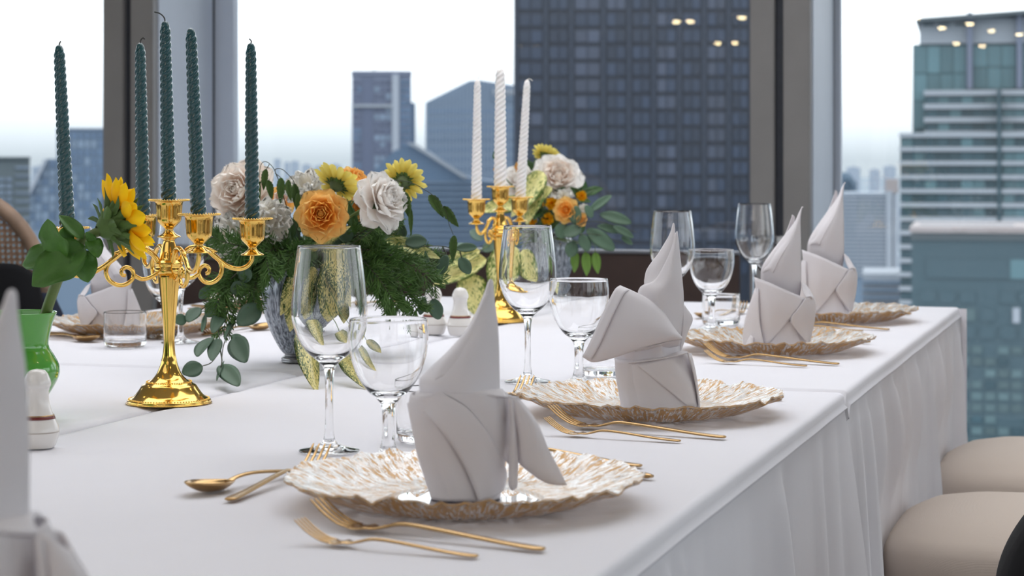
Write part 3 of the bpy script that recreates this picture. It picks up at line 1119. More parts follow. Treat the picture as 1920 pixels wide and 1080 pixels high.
def chair_parts(t):
    """front of the seat faces local -x; the oval cane back stands at local +x"""
    obj('seat_cushion', CUSH, M['linen'], t, (0, 0, 0.395))
    box('seat_rail', -0.235, 0.225, -0.22, 0.22, 0.30, 0.396, M['oak'], t, bevel=0.01)
    for sx in (-1, 1):
        for sy in (-1, 1):
            prof = smooth_profile([(0.011, 0.0), (0.014, 0.02), (0.013, 0.05), (0.021, 0.24), (0.024, 0.28), (0.018, 0.285), (0.024, 0.302)], 3)
            obj('leg', mesh('leg', *lathe(prof, 14, True, True)), M['oak'], t, (sx * 0.20, sy * 0.19, 0))
    # oval back: frame ring, cane panel, two posts
    ring = []
    for k in range(49):
        a = 2 * PI * k / 48
        ring.append(Vector((0.285 + 0.035 * math.sin(a), 0.205 * math.cos(a), 0.772 + 0.215 * math.sin(a))))
    obj('back_frame', mesh('back_frame', *tube(ring, 0.017, 10, False)), M['oak'], t)
    ring2 = [Vector((p.x - 0.020, p.y * 0.955, 0.772 + (p.z - 0.772) * 0.955)) for p in ring]
    obj('frame_moulding', mesh('frame_moulding', *tube(ring2, 0.009, 8, False)), M['oak'], t)
    mb = MB()
    R1, R2 = 0.188, 0.198
    step = 0.0125

    def plane(y, z):
        return Vector((0.285 + 0.035 * (z / 0.215), y, 0.772 + z))

    def strip(p, q, w, off):
        d = (q - p).normalized()
        sd = d.cross(Vector((1, 0, 0))).normalized() * w
        e = Vector((off, 0, 0))
        th = Vector((0.0012, 0, 0))
        v = [p - sd + e, q - sd + e, q + sd + e, p + sd + e, p - sd + e + th, q - sd + e + th, q + sd + e + th, p + sd + e + th]
        mb.add((v, [(0, 1, 2, 3), (7, 6, 5, 4), (0, 4, 5, 1), (2, 6, 7, 3)]))
    k = -16
    while k <= 16:
        c = k * step
        if abs(c) < R1:
            zz = R2 * math.sqrt(max(0, 1 - (c / R1) ** 2))
            strip(plane(c, -zz), plane(c, zz), 0.0024, 0)
        if abs(c) < R2:
            yy = R1 * math.sqrt(max(0, 1 - (c / R2) ** 2))
            strip(plane(-yy, c), plane(yy, c), 0.0024, 0.0014)
        k += 1
    for k in range(-22, 23):
        for sg in (-1, 1):
            c = (k + 0.5) * step
            pts = []
            for i in range(121):
                y = -R1 + 2 * R1 * i / 120
                z = sg * y + c
                if (y / R1) ** 2 + (z / R2) ** 2 < 1:
                    pts.append((y, z))
            if len(pts) > 2:
                strip(plane(*pts[0]), plane(*pts[-1]), 0.0014, 0.003)
    cane = obj('cane_panel', mb.mesh('cane_panel', False), M['cane'], t)
    tag(cane, 'woven cane mesh', None, None, 'stuff')
    for sy in (-1, 1):
        obj('back_post', mesh('back_post', *tube([(0.215, sy * 0.16, 0.33), (0.235, sy * 0.165, 0.47), (0.262, sy * 0.172, 0.64)], 0.016, 10)), M['oak'], t)


def chair(x, y, rz, label, group):
    t = thing('upholstered_chair', label, 'chair', (x, y, 0), rz, group)
    return t


seat_a = chair(-0.150, 3.34, 0, 'beige linen upholstered chair, the nearer seat beside the right tablecloth', 'beige chairs around the table')
chair_parts(seat_a)
spots = [(-0.150, 4.05, 0.0, 'beige linen upholstered chair, the farther seat by the right window'),
         (0.0, 2.50, 0.0, 'chair at the lower right corner holding the black bag'),
         (-2.572, 4.318, -1.35, 'cane-backed oak chair behind the left napkin, its oval back at the left frame edge')]
chairs = [seat_a]
for x, y, rz, lab in spots:
    c = copy_tree(seat_a)
    c.location = (x, y, 0)
    c.rotation_euler = (0, 0, rz)
    c['label'] = lab
    chairs.append(c)


def gp(x, y, z):
    return Vector((x, y, z))


# black jacket hung on the camera side of the left chair's back
JP = at(-10, 300, 4.50)
JP.z = 0.50
jk = thing('black_jacket', 'black jacket hung on the cane-backed chair at the left frame edge', 'jacket', JP, YAW)


def cam_sheet(name, rows, mat, th):
    v, f = loft([[Vector(p) for p in r] for r in rows], 5, 5)
    o = obj(name, mesh(name, v, f), M[mat], jk)
    solid(o, th)
    return o


cam_sheet('jacket_body', [[(-0.17, 0.00, -0.06), (-0.08, -0.02, -0.06), (0.0, -0.01, -0.06), (0.07, -0.025, -0.06), (0.13, 0.0, -0.06)],
                          [(-0.18, 0.00, 0.10), (-0.08, -0.03, 0.10), (0.0, -0.015, 0.10), (0.07, -0.03, 0.10), (0.125, 0.0, 0.10)],
                          [(-0.18, 0.01, 0.24), (-0.08, -0.02, 0.25), (0.0, -0.01, 0.25), (0.06, -0.015, 0.24), (0.105, 0.01, 0.22)],
                          [(-0.17, 0.03, 0.31), (-0.08, 0.0, 0.325), (0.0, 0.0, 0.33), (0.05, 0.005, 0.325), (0.085, 0.02, 0.30)]], 'black_cloth', 0.012)
cam_sheet('jacket_sleeve', [[(0.085, 0.03, -0.10), (0.12, 0.02, -0.10), (0.155, 0.03, -0.10)], [(0.08, 0.03, 0.05), (0.12, 0.01, 0.06), (0.155, 0.03, 0.05)],
                            [(0.08, 0.03, 0.18), (0.12, 0.015, 0.19), (0.15, 0.03, 0.18)], [(0.07, 0.035, 0.26), (0.10, 0.03, 0.265), (0.12, 0.04, 0.25)]], 'navy_cloth', 0.01)

# soft black bag standing on the near chair
bag = thing('black_bag', 'soft black bag standing on the chair at the lower right corner', 'bag', (-0.01, 2.56, 0.535), 0.1)
prof = []
vv, ff = [], []
nr, seg = 12, 32
for j in range(nr + 1):
    t = j / nr
    z = 0.105 * t
    sx = 0.175 * (1 - 0.25 * t ** 2)
    sy = 0.085 * (1 - 0.55 * t ** 1.6) + 0.004
    for k in range(seg):
        a = 2 * PI * k / seg
        c, s_ = math.cos(a), math.sin(a)
        e = 0.6
        vv.append((math.copysign(abs(c) ** e, c) * sx, math.copysign(abs(s_) ** e, s_) * sy + 0.004 * math.sin(5 * a) * t, z + 0.006 * math.sin(3 * a) * t))
for j in range(nr):
    for k in range(seg):
        k2 = (k + 1) % seg
        ff.append((j * seg + k, j * seg + k2, (j + 1) * seg + k2, (j + 1) * seg + k))
ff.append(tuple(range(seg - 1, -1, -1)))
ff.append(tuple(nr * seg + k for k in range(seg)))
obj('body', mesh('body', vv, ff), M['black_cloth'], bag)
hp = spline([(-0.07, 0, 0.10), (-0.06, 0.01, 0.115), (0, 0.015, 0.120), (0.06, 0.01, 0.115), (0.07, 0, 0.10)], 5)
obj('handle', mesh('handle', *tube(hp, 0.006, 8)), M['black_cloth'], bag)
# ---------------------------------------------------------------- place settings
# right-hand row runs up the right edge, left-hand row is turned round
RS = [(-0.584, 1.769), (-0.579, 2.458), (-0.580, 3.317), (-0.586, 3.976)]
LS = [(-1.700, 3.330), (-1.710, 4.000)]
RSO = [(x - 0.0233, y + 0.0694) for x, y in RS]      # the flatware is laid round a point a little further up
LSO = [(-1.740, 3.380), (-1.745, 4.060)]
ROWNAME = ['nearest front', 'second', 'third', 'farthest']


# -- charger plates
def plate_meshes():
    seg = 150

    def ruff(a, r, side):
        k = max(0.0, (r - 0.085) / 0.08)
        v = Vector((math.cos(a) * 9, math.sin(a) * 9, r * 22))
        v2 = Vector((math.cos(a) * 24, math.sin(a) * 24, r * 60))
        return k * (0.0044 * noise.noise(v) + 0.0034 * noise.noise(v2))

    def base_z(r):
        if r < 0.105:
            return 0.004 + 0.002 * max(0.0, (r - 0.07) / 0.035)
        t = (r - 0.105) / 0.053
        return 0.006 + 0.0195 * t ** 1.12

    def edge(a):
        return 1 + 0.018 * noise.noise(Vector((math.cos(a) * 7, math.sin(a) * 7, 3.3))) + 0.022 * noise.noise(Vector((math.cos(a) * 22, math.sin(a) * 22, 1.3)))
    radii = [0.070, 0.080, 0.088, 0.096, 0.104, 0.112, 0.119, 0.125, 0.131, 0.137, 0.143, 0.149, 0.154, 0.158]
    out = []
    for side in (1, -1):
        verts, faces, rad = [], [], []
        for r in radii:
            for k in range(seg):
                a = 2 * PI * k / seg
                t = max(0, (r - 0.09) / 0.075)
                rr = r * (1 + (edge(a) - 1) * t)
                th = 0.0042 * (1 - 0.55 * t)
                z = base_z(r) + ruff(a, r, side) + (0 if side > 0 else -th)
                if side < 0:
                    z = max(z, 0.0003)
                verts.append((rr * math.cos(a), rr * math.sin(a), z))
                rad.append((math.cos(a) * 42 + (5 if side < 0 else 0), math.sin(a) * 42, r * (75 if side > 0 else 50)))
        n = len(radii)
        for i in range(n - 1):
            for k in range(seg):
                k2 = (k + 1) % seg
                q = (i * seg + k, i * seg + k2, (i + 1) * seg + k2, (i + 1) * seg + k)
                faces.append(q if side > 0 else q[::-1])
        out.append((verts, faces, rad))
    (v1, f1, r1), (v2, f2, r2) = out
    nb = len(v1)
    n = len(radii)
    top = mesh('ruffled_rim', v1, f1)
    und = mesh('gold_underside', v2 + [v1[(n - 1) * seg + k] for k in range(seg)],
               f2 + [((n - 1) * seg + k, (n - 1) * seg + (k + 1) % seg, nb + (k + 1) % seg, nb + k) for k in range(seg)])
    for me, rr in ((top, r1), (und, r2 + [r1[(n - 1) * seg + k] for k in range(seg)])):
        at_ = me.attributes.new('radial', 'FLOAT_VECTOR', 'POINT')
        at_.data.foreach_set('vector', [c for v in rr for c in v])
    cen = mesh('clear_centre', *lathe([(0.0003, 0.0036), (0.03, 0.0036), (0.06, 0.0037), (0.070, 0.004), (0.0695, 0.0012), (0.06, 0.0004), (0.0003, 0.0004)], 64))
    return top, und, cen


PL_TOP, PL_UND, PL_CEN = plate_meshes()


def plate(x, y, rz, label):
    t = thing('charger_plate', label, 'plate', (x, y, TOP + 0.0012), rz, 'gold-flecked glass charger plates')
    obj('ruffled_rim', PL_TOP, M['plate'], t)
    obj('underside', PL_UND, M['plate_under'], t)
    obj('clear_centre', PL_CEN, M['plate_clear'], t)
    return t


for (x, y), nm, rz in zip(RS, ('nearest, at the front of the table', 'second from the front, under the wide-winged napkin', 'third along the right edge', 'farthest, at the right far corner'), (0.3, 1.7, 3.1, 4.4)):
    plate(x, y, rz, 'gold-flecked ruffled glass charger plate, ' + nm)
plate(*LS[0], 2.0, 'gold-flecked ruffled glass charger plate on the left, behind the short tumbler')
plate(*LS[1], 5.0, 'gold-flecked ruffled glass charger plate half hidden behind the grey flower vase')


# -- flatware: strips with a rounded cross-section
def strip_mesh(name, prof):
    """prof: (s, z, half width, half thickness) along local +x"""
    seg = 10
    verts, faces = [], []
    for s, z, w, t in prof:
        for k in range(seg):
            a = 2 * PI * k / seg
            verts.append((s, w * math.cos(a), z + t * math.sin(a)))
    n = len(prof)
    for i in range(n - 1):
        for k in range(seg):
            k2 = (k + 1) % seg
            faces.append((i * seg + k, (i + 1) * seg + k, (i + 1) * seg + k2, i * seg + k2))
    faces.append(tuple(range(seg)))
    faces.append(tuple((n - 1) * seg + k for k in range(seg - 1, -1, -1)))
    return mesh(name, verts, faces)


def sprof(pts, n=5):
    return [(p[0], p[1], max(p[2], 0.0003), max(p[3], 0.0003)) for p in
            [tuple(q) for q in _spline4(pts, n)]]


def _spline4(pts, n):
    a = spline([(p[0], p[1], p[2]) for p in pts], n)
    b = spline([(p[3], 0, 0) for p in pts], n)
    return [(u.x, u.y, u.z, v.x) for u, v in zip(a, b)]


def fork_meshes(L):
    """tines tip at x=0, handle end at x=L"""
    h = strip_mesh('handle', sprof([(0.052, 0.0048, 0.0115, 0.0011), (0.060, 0.0040, 0.0070, 0.0013), (0.070, 0.0062, 0.0036, 0.0016), (0.085, 0.0095, 0.0030, 0.0017),
                                    (0.11, 0.0088, 0.0034, 0.0017), (L * 0.80, 0.0042, 0.0048, 0.0017), (L - 0.012, 0.0026, 0.0064, 0.0017), (L - 0.002, 0.0024, 0.0052, 0.0016), (L, 0.0024, 0.002, 0.001)]))
    mb = MB()
    hd = strip_mesh('root', sprof([(0.036, 0.0042, 0.0112, 0.0010), (0.043, 0.0032, 0.0118, 0.0011), (0.052, 0.0040, 0.0116, 0.0011), (0.056, 0.0044, 0.0098, 0.0011)]))
    mb.add(([v.co.copy() for v in hd.vertices], [tuple(p.vertices) for p in hd.polygons]))
    for k in range(4):
        yc = (-1.5 + k) * 0.0060
        tn_ = strip_mesh('tine', sprof([(0.0, 0.0235, 0.0007, 0.0006), (0.004, 0.0205, 0.0013, 0.0009), (0.014, 0.0132, 0.0016, 0.0010), (0.027, 0.0066, 0.0018, 0.0010), (0.039, 0.0038, 0.0021, 0.0010)]))
        mb.add(([v.co + Vector((0, yc, 0)) for v in tn_.vertices], [tuple(p.vertices) for p in tn_.polygons]))
    return h, mb.mesh('tines')


def spoon_meshes(L):
    """bowl tip at x=0, handle end at x=L"""
    h = strip_mesh('handle', sprof([(0.054, 0.0058, 0.0045, 0.0014), (0.066, 0.0088, 0.0031, 0.0017), (0.085, 0.0100, 0.0030, 0.0017), (0.11, 0.0085, 0.0034, 0.0017),
                                    (L * 0.82, 0.0040, 0.0050, 0.0017), (L - 0.012, 0.0026, 0.0064, 0.0017), (L - 0.002, 0.0024, 0.0052, 0.0016), (L, 0.0024, 0.002, 0.001)]))
    rows = []
    nv, nu = 16, 14
    verts, faces = [], []
    for j in range(nv + 1):
        t = j / nv
        s = 0.060 * t
        w = 0.0185 * (math.sin(PI * min(1, t * 0.98 + 0.01)) ** 0.62) * (1.12 - 0.3 * t)
        zr = 0.0115 - 0.0045 * t
        for i in range(nu + 1):
            u = -1 + 2 * i / nu
            dep = 0.0095 * (1 - u * u) * math.sin(PI * t) ** 0.7
            verts.append((s, u * w, max(zr - dep, 0.0012)))
    for j in range(nv):
        for i in range(nu):
            faces.append((j * (nu + 1) + i, (j + 1) * (nu + 1) + i, (j + 1) * (nu + 1) + i + 1, j * (nu + 1) + i + 1))
    return h, mesh('bowl', verts, faces)


def knife_meshes(L):
    h = strip_mesh('handle', sprof([(0.115, 0.0034, 0.0060, 0.0024), (0.13, 0.0034, 0.0052, 0.0030), (L * 0.8, 0.0034, 0.0056, 0.0030), (L - 0.01, 0.0034, 0.0066, 0.0028), (L, 0.0034, 0.003, 0.0015)]))
    b = strip_mesh('blade', sprof([(0.0, 0.0030, 0.0008, 0.0005), (0.012, 0.0030, 0.0060, 0.0008), (0.05, 0.0030, 0.0092, 0.0009), (0.10, 0.0032, 0.0088, 0.0012), (0.118, 0.0034, 0.0058, 0.0020)]))
    return h, b


FORK_L = fork_meshes(0.218)
FORK_S = fork_meshes(0.200)
for _m in FORK_S:
    for _v in _m.vertices:
        _v.co *= 0.79
SPOON = spoon_meshes(0.185)
SPOON_L = spoon_meshes(0.200)
KNIFE = knife_meshes(0.228)


def cutlery(name, label, cat, meshes, parts, tip, end, group):
    """tip / end: table positions of the working end and the handle end"""
    d = Vector((end[0] - tip[0], end[1] - tip[1]))
    t = thing(name, label, cat, (tip[0], tip[1], TOP + 0.0012), math.atan2(d.y, d.x), group)
    for me, nm in zip(meshes, parts):
        o = obj(nm, me, M['flatware'], t)
        if nm == 'bowl':
            solid(o, 0.0012)
    return t


def setting(c, rot, where, full=True, forks=True):
    """cutlery laid round a plate centre c"""
    sg = -1 if rot else 1

    def p(dx, dy):
        return (c[0] + sg * dx, c[1] + sg * dy)
    G = 'gold flatware of the place settings'
    if forks:
        cutlery('fork', 'small gold fork, outer one of the pair beside the %s plate' % where, 'fork', FORK_S, ('handle', 'tines'), p(-0.041, -0.292), p(0.111, -0.316), G)
        cutlery('fork', 'long gold fork, lying next to the %s plate with its tines raised' % where, 'fork', FORK_L, ('handle', 'tines'), p(-0.055, -0.221), p(0.161, -0.278), G)
    if full:
        cutlery('dessert_spoon', 'gold dessert spoon lying at the head of the %s plate' % where, 'spoon', SPOON, ('handle', 'bowl'), p(-0.226, -0.108), p(-0.172, 0.07), G)
        cutlery('dessert_fork', 'gold dessert fork at the head of the %s plate, handle towards the camera' % where, 'fork', FORK_L, ('handle', 'tines'), p(-0.176, 0.088), p(-0.176, -0.130), G)
        cutlery('dinner_knife', 'gold dinner knife tucked along the far rim of the %s plate' % where, 'knife', KNIFE, ('handle', 'blade'), p(-0.062, 0.186), p(0.152, 0.106), G)
    cutlery('soup_spoon', 'gold soup spoon beyond the knife of the %s plate' % where, 'spoon', SPOON_L, ('handle', 'bowl'), p(-0.066, 0.240), p(0.126, 0.176), G)


setting(RSO[0], False, 'nearest front')
setting(RSO[1], False, 'second')
setting(RSO[2], False, 'third')
setting(RSO[3], False, 'farthest right')
setting(LSO[0], True, 'left-hand')
setting(LSO[1], True, 'half-hidden left', forks=False)


# -- stemware: one glass surface cut into foot, stem and bowl
def glass_parts(foot, stem, bowl, seg=56):
    return [('foot', mesh('foot', *lathe(smooth_profile(foot, 4), seg))),
            ('stem', mesh('stem', *lathe(smooth_profile(stem, 4), seg))),
            ('bowl', mesh('bowl', *lathe(smooth_profile(bowl, 4), seg)))]


WINE = glass_parts(
    [(0.0, 0.0012), (0.016, 0.0010), (0.029, 0.0), (0.0315, 0.0006), (0.0300, 0.0019), (0.020, 0.0040), (0.011, 0.0070), (0.0062, 0.0120)],
    [(0.0062, 0.0120), (0.0046, 0.022), (0.0040, 0.045), (0.0042, 0.070), (0.0056, 0.084), (0.0078, 0.0895)],
    [(0.0078, 0.0895), (0.0130, 0.0945), (0.0220, 0.1020), (0.0320, 0.1160), (0.0380, 0.1330), (0.0393, 0.1450), (0.0386, 0.160), (0.0362, 0.185), (0.0328, 0.2105), (0.0322, 0.2118),
     (0.0316, 0.2105), (0.0350, 0.185), (0.0374, 0.160), (0.0381, 0.1450), (0.0368, 0.1335), (0.0306, 0.1175), (0.0205, 0.1045), (0.0100, 0.0985), (0.0, 0.0970)])
GOBLET = glass_parts(
    [(0.0, 0.0012), (0.016, 0.0010), (0.031, 0.0), (0.0335, 0.0006), (0.0320, 0.0019), (0.021, 0.0042), (0.012, 0.0080), (0.0085, 0.0130)],
    [(0.0085, 0.0130), (0.0066, 0.022), (0.0060, 0.038), (0.0066, 0.052), (0.0088, 0.0590)],
    [(0.0088, 0.0590), (0.0135, 0.0640), (0.0215, 0.0710), (0.0310, 0.0850), (0.0372, 0.1020), (0.0400, 0.1180), (0.0402, 0.128), (0.0390, 0.1412), (0.0384, 0.1424),
     (0.0379, 0.1412), (0.0391, 0.128), (0.0389, 0.1180), (0.0360, 0.1025), (0.0297, 0.0862), (0.0202, 0.0735), (0.0100, 0.0685), (0.0, 0.0672)])
TUMB = [('bowl', mesh('bowl', *lathe(smooth_profile([(0.0, 0.0012), (0.022, 0.0008), (0.029, 0.0), (0.0330, 0.0035), (0.0345, 0.012), (0.0345, 0.035), (0.0342, 0.0555), (0.0336, 0.0562), (0.0330, 0.0555),
                                              (0.0331, 0.035), (0.0328, 0.016), (0.0300, 0.0105), (0.020, 0.0088), (0.0, 0.0085)], 4), 56)))]


def stemware(name, label, parts, x, y, group):
    t = thing(name, label, 'glass', (x, y, TOP + 0.0014), 0, group)
    for nm, me in parts:
        obj(nm, me, M['glass'], t)
    return t


def one_piece(name, label, parts, x, y, group):
    o = obj(name, parts[0][1], M['glass'], None, (x, y, TOP + 0.0014))
    tag(o, label, 'glass', group)


GW, GG, GT = 'tall wine glasses', 'round water goblets', 'short tumblers'
stemware('wine_glass', 'tall clear wine glass at the front, before the flower vase', WINE, -0.820, 2.036, GW)
stemware('water_goblet', 'round clear goblet at the front, left of the nearest napkin', GOBLET, -0.737, 1.988, GG)
one_piece('tumbler', 'short clear tumbler mostly hidden behind the nearest napkin', TUMB, -0.747, 2.138, GT)
stemware('wine_glass', 'tall clear wine glass in the middle, before the second flower arrangement', WINE, -0.818, 2.750, GW)
stemware('water_goblet', 'round clear goblet left of the wide-winged napkin', GOBLET, -0.740, 2.728, GG)
one_piece('tumbler', 'short clear tumbler behind the goblet by the wide-winged napkin', TUMB, -0.741, 2.858, GT)
stemware('wine_glass', 'tall clear wine glass standing behind the tip of the wide-winged napkin', WINE, -0.81, 3.61, GW)
stemware('water_goblet', 'round clear goblet right of the wide-winged napkin, before the brown panel', GOBLET, -0.757, 3.69, GG)
one_piece('tumbler', 'short clear tumbler behind the third plate, left of its napkin', TUMB, -0.762, 3.80, GT)
stemware('wine_glass', 'tall clear wine glass farthest right, in front of the grey column', WINE, -0.785, 4.26, GW)
stemware('water_goblet', 'round clear goblet farthest back, partly behind the third napkin', GOBLET, -0.775, 4.385, GG)
one_piece('tumbler', 'short clear tumbler on the left, between green vase and candelabra', TUMB, -1.592, 3.075, GT)
stemware('wine_glass', 'tall clear wine glass on the left, seen behind the candelabra stem', WINE, -1.540, 3.17, GW)
stemware('water_goblet', 'round clear goblet on the left, behind the candelabra stem and tumbler', GOBLET, -1.606, 3.25, GG)


# ---------------------------------------------------------------- folded napkins
class Nap:
    """Folded napkin drawn in its own front view: x right, y down (drawing units), d = millimetres towards the viewer."""
    def __init__(self, name, label, x, y, s, ox, oy, levels):
        self.root = thing(name, label, 'napkin', (x, y, TOP + 0.0060), YAW, 'folded white napkins')
        self.s, self.ox, self.oy, self.lv = s, ox, oy, levels

    def lev(self, y):
        lv = self.lv
        if y >= lv[0][0]:
            return lv[0][1:]
        for a, b in zip(lv, lv[1:]):
            if b[0] <= y <= a[0]:
                t = (a[0] - y) / (a[0] - b[0])
                return tuple(p + (q - p) * t for p, q in zip(a[1:], b[1:]))
        return lv[-1][1:]

    def d(self, x, y):
        c, hw, dr = self.lev(y)
        u = min(1.0, abs(x - c) / hw)
        return dr * hw * self.s * 1000 * math.sqrt(max(0.0, 1 - u ** 2.4))

    def P(self, x, y, d):
        return Vector(((x - self.ox) * self.s, -d / 1000.0, (self.oy - y) * self.s))

    def shell(self, name='wrapped_base', ymin=0):
        rows = []
        for y, c, hw, dr in [q for q in self.lv if q[0] >= ymin]:
            row = []
            for k in range(17):
                a = 2 * PI * k / 16 + PI / 2
                ca, sa = math.cos(a), math.sin(a)
                e = 0.85
                row.append(self.P(c + hw * math.copysign(abs(ca) ** e, ca), y, -dr * hw * self.s * 1000 * math.copysign(abs(sa) ** e, sa)))
            rows.append(row)
        return self.emit(name, rows, 3, 4)

    def emit(self, name, rows, nu=5, nv=5):
        v, f = loft(rows, nu, nv)
        o = obj(name, mesh(name, v, f), M['napkin'], self.root)
        solid(o, 0.0013)
        return o

    def drape(self, name, rows, off, nu=5, nv=5):
        return self.emit(name, [[self.P(x, y, self.d(x, y) + off) for x, y in r] for r in rows], nu, nv)

    def sheet(self, name, rows, nu=5, nv=5):
        return self.emit(name, [[self.P(*p) for p in r] for r in rows], nu, nv)


def napkin_one(label, x, y):
    n = Nap('folded_napkin', label, x, y, 0.0002066, 290, 962,
            [(962, 293, 146, 0.8), (900, 287, 160, 0.8), (780, 277, 188, 0.78), (650, 269, 206, 0.76), (575, 266, 214, 0.74), (520, 266, 205, 0.72)])
    n.shell()
    n.drape('crescent_fold', [[(46, 560), (62, 640), (90, 740), (118, 850), (140, 925), (160, 958)],
                              [(70, 548), (100, 620), (150, 720), (200, 830), (230, 900), (250, 958)],
                              [(110, 545), (165, 610), (235, 710), (290, 810), (325, 890), (345, 958)]], 1.2)
    n.drape('front_fold', [[(60, 552), (150, 612), (235, 712), (292, 812), (330, 900), (350, 957)],
                           [(110, 520), (225, 570), (315, 670), (375, 780), (405, 870), (405, 950)],
                           [(190, 497), (300, 560), (385, 660), (440, 770), (468, 860), (455, 930)]], 4.5)
    n.drape('collar', [[(190, 500), (290, 500), (390, 506), (486, 525)],
                       [(280, 545), (350, 560), (420, 580), (487, 600)],
                       [(370, 640), (410, 660), (450, 690), (484, 710)],
                       [(440, 770), (455, 790), (468, 810), (478, 825)]], 3.0)
    n.sheet('collar_top', [[(66, 560, 16), (160, 520, 30), (290, 506, 32), (390, 512, 30), (474, 530, 18)],
                           [(80, 520, 8), (170, 500, 14), (290, 494, 16), (380, 496, 14), (455, 505, 8)],
                           [(90, 515, -12), (180, 505, -14), (290, 500, -16), (380, 500, -14), (450, 508, -10)]])
    n.sheet('narrow_flap', [[(478, 530, 24), (490, 532, 26), (502, 540, 22)], [(484, 650, 24), (497, 650, 28), (508, 655, 24)],
                            [(480, 780, 22), (497, 790, 27), (515, 790, 24)], [(478, 890, 20), (490, 915, 24), (512, 905, 22)]])
    n.sheet('side_wing', [[(478, 522, 22), (500, 525, 24), (520, 540, 24), (545, 560, 22)],
                          [(492, 620, 20), (525, 610, 28), (565, 610, 30), (600, 640, 26)],
                          [(505, 720, 18), (550, 715, 30), (600, 720, 32), (640, 735, 28)],
                          [(518, 800, 16), (570, 815, 30), (630, 815, 32), (680, 810, 28)],
                          [(600, 866, 22), (640, 882, 28), (685, 890, 30), (722, 892, 28)]])
    n.sheet('wing_back', [[(478, 522, 18), (510, 530, 8), (545, 560, 20)], [(492, 620, 16), (545, 615, 6), (600, 640, 24)],
                          [(505, 720, 14), (570, 715, 8), (640, 735, 26)], [(560, 820, 20), (620, 815, 16), (690, 830, 26)], [(640, 880, 26), (690, 888, 26), (720, 891, 27)]])
    n.sheet('spire_front', [[(115, 560, 10), (190, 560, 26), (290, 560, 34), (370, 560, 26), (436, 560, 6)],
                            [(98, 470, 6), (165, 480, 24), (270, 490, 32), (360, 495, 24), (437, 500, 4)],
                            [(130, 425, 4), (190, 420, 20), (280, 410, 28), (365, 410, 20), (436, 410, 2)],
                            [(215, 345, 2), (255, 335, 16), (320, 320, 22), (380, 310, 14), (433, 300, 0)],
                            [(300, 245, 0), (325, 235, 11), (360, 225, 13), (395, 215, 9), (426, 200, -1)],
                            [(355, 140, -1), (368, 132, 5), (382, 128, 6), (398, 122, 4), (414, 115, -1)],
                            [(392, 45, -1), (396, 38, 1), (401, 32, 1), (405, 36, 0), (409, 44, -1)]])
    n.sheet('spire_fold', [[(112, 505, 9), (150, 470, 20), (195, 440, 24), (230, 450, 26)],
                           [(150, 412, 6), (195, 385, 18), (240, 365, 22), (270, 370, 23)],
                           [(225, 335, 4), (258, 310, 14), (292, 292, 17), (312, 300, 18)],
                           [(305, 238, 1), (325, 222, 10), (345, 208, 11), (358, 212, 11)],
                           [(372, 105, 0), (380, 98, 4), (388, 90, 4), (392, 96, 4)]])
    n.sheet('spire_back', [[(115, 560, 8), (270, 560, -28), (436, 560, 4)], [(98, 470, 4), (270, 490, -26), (437, 500, 2)], [(130, 425, 2), (280, 410, -22), (436, 410, 0)],
                           [(215, 345, 0), (320, 320, -16), (433, 300, -1)], [(300, 245, -1), (360, 225, -10), (426, 200, -2)], [(355, 140, -1), (382, 128, -5), (414, 115, -2)], [(394, 40, -1), (401, 34, -2), (408, 42, -1)]])
    return n


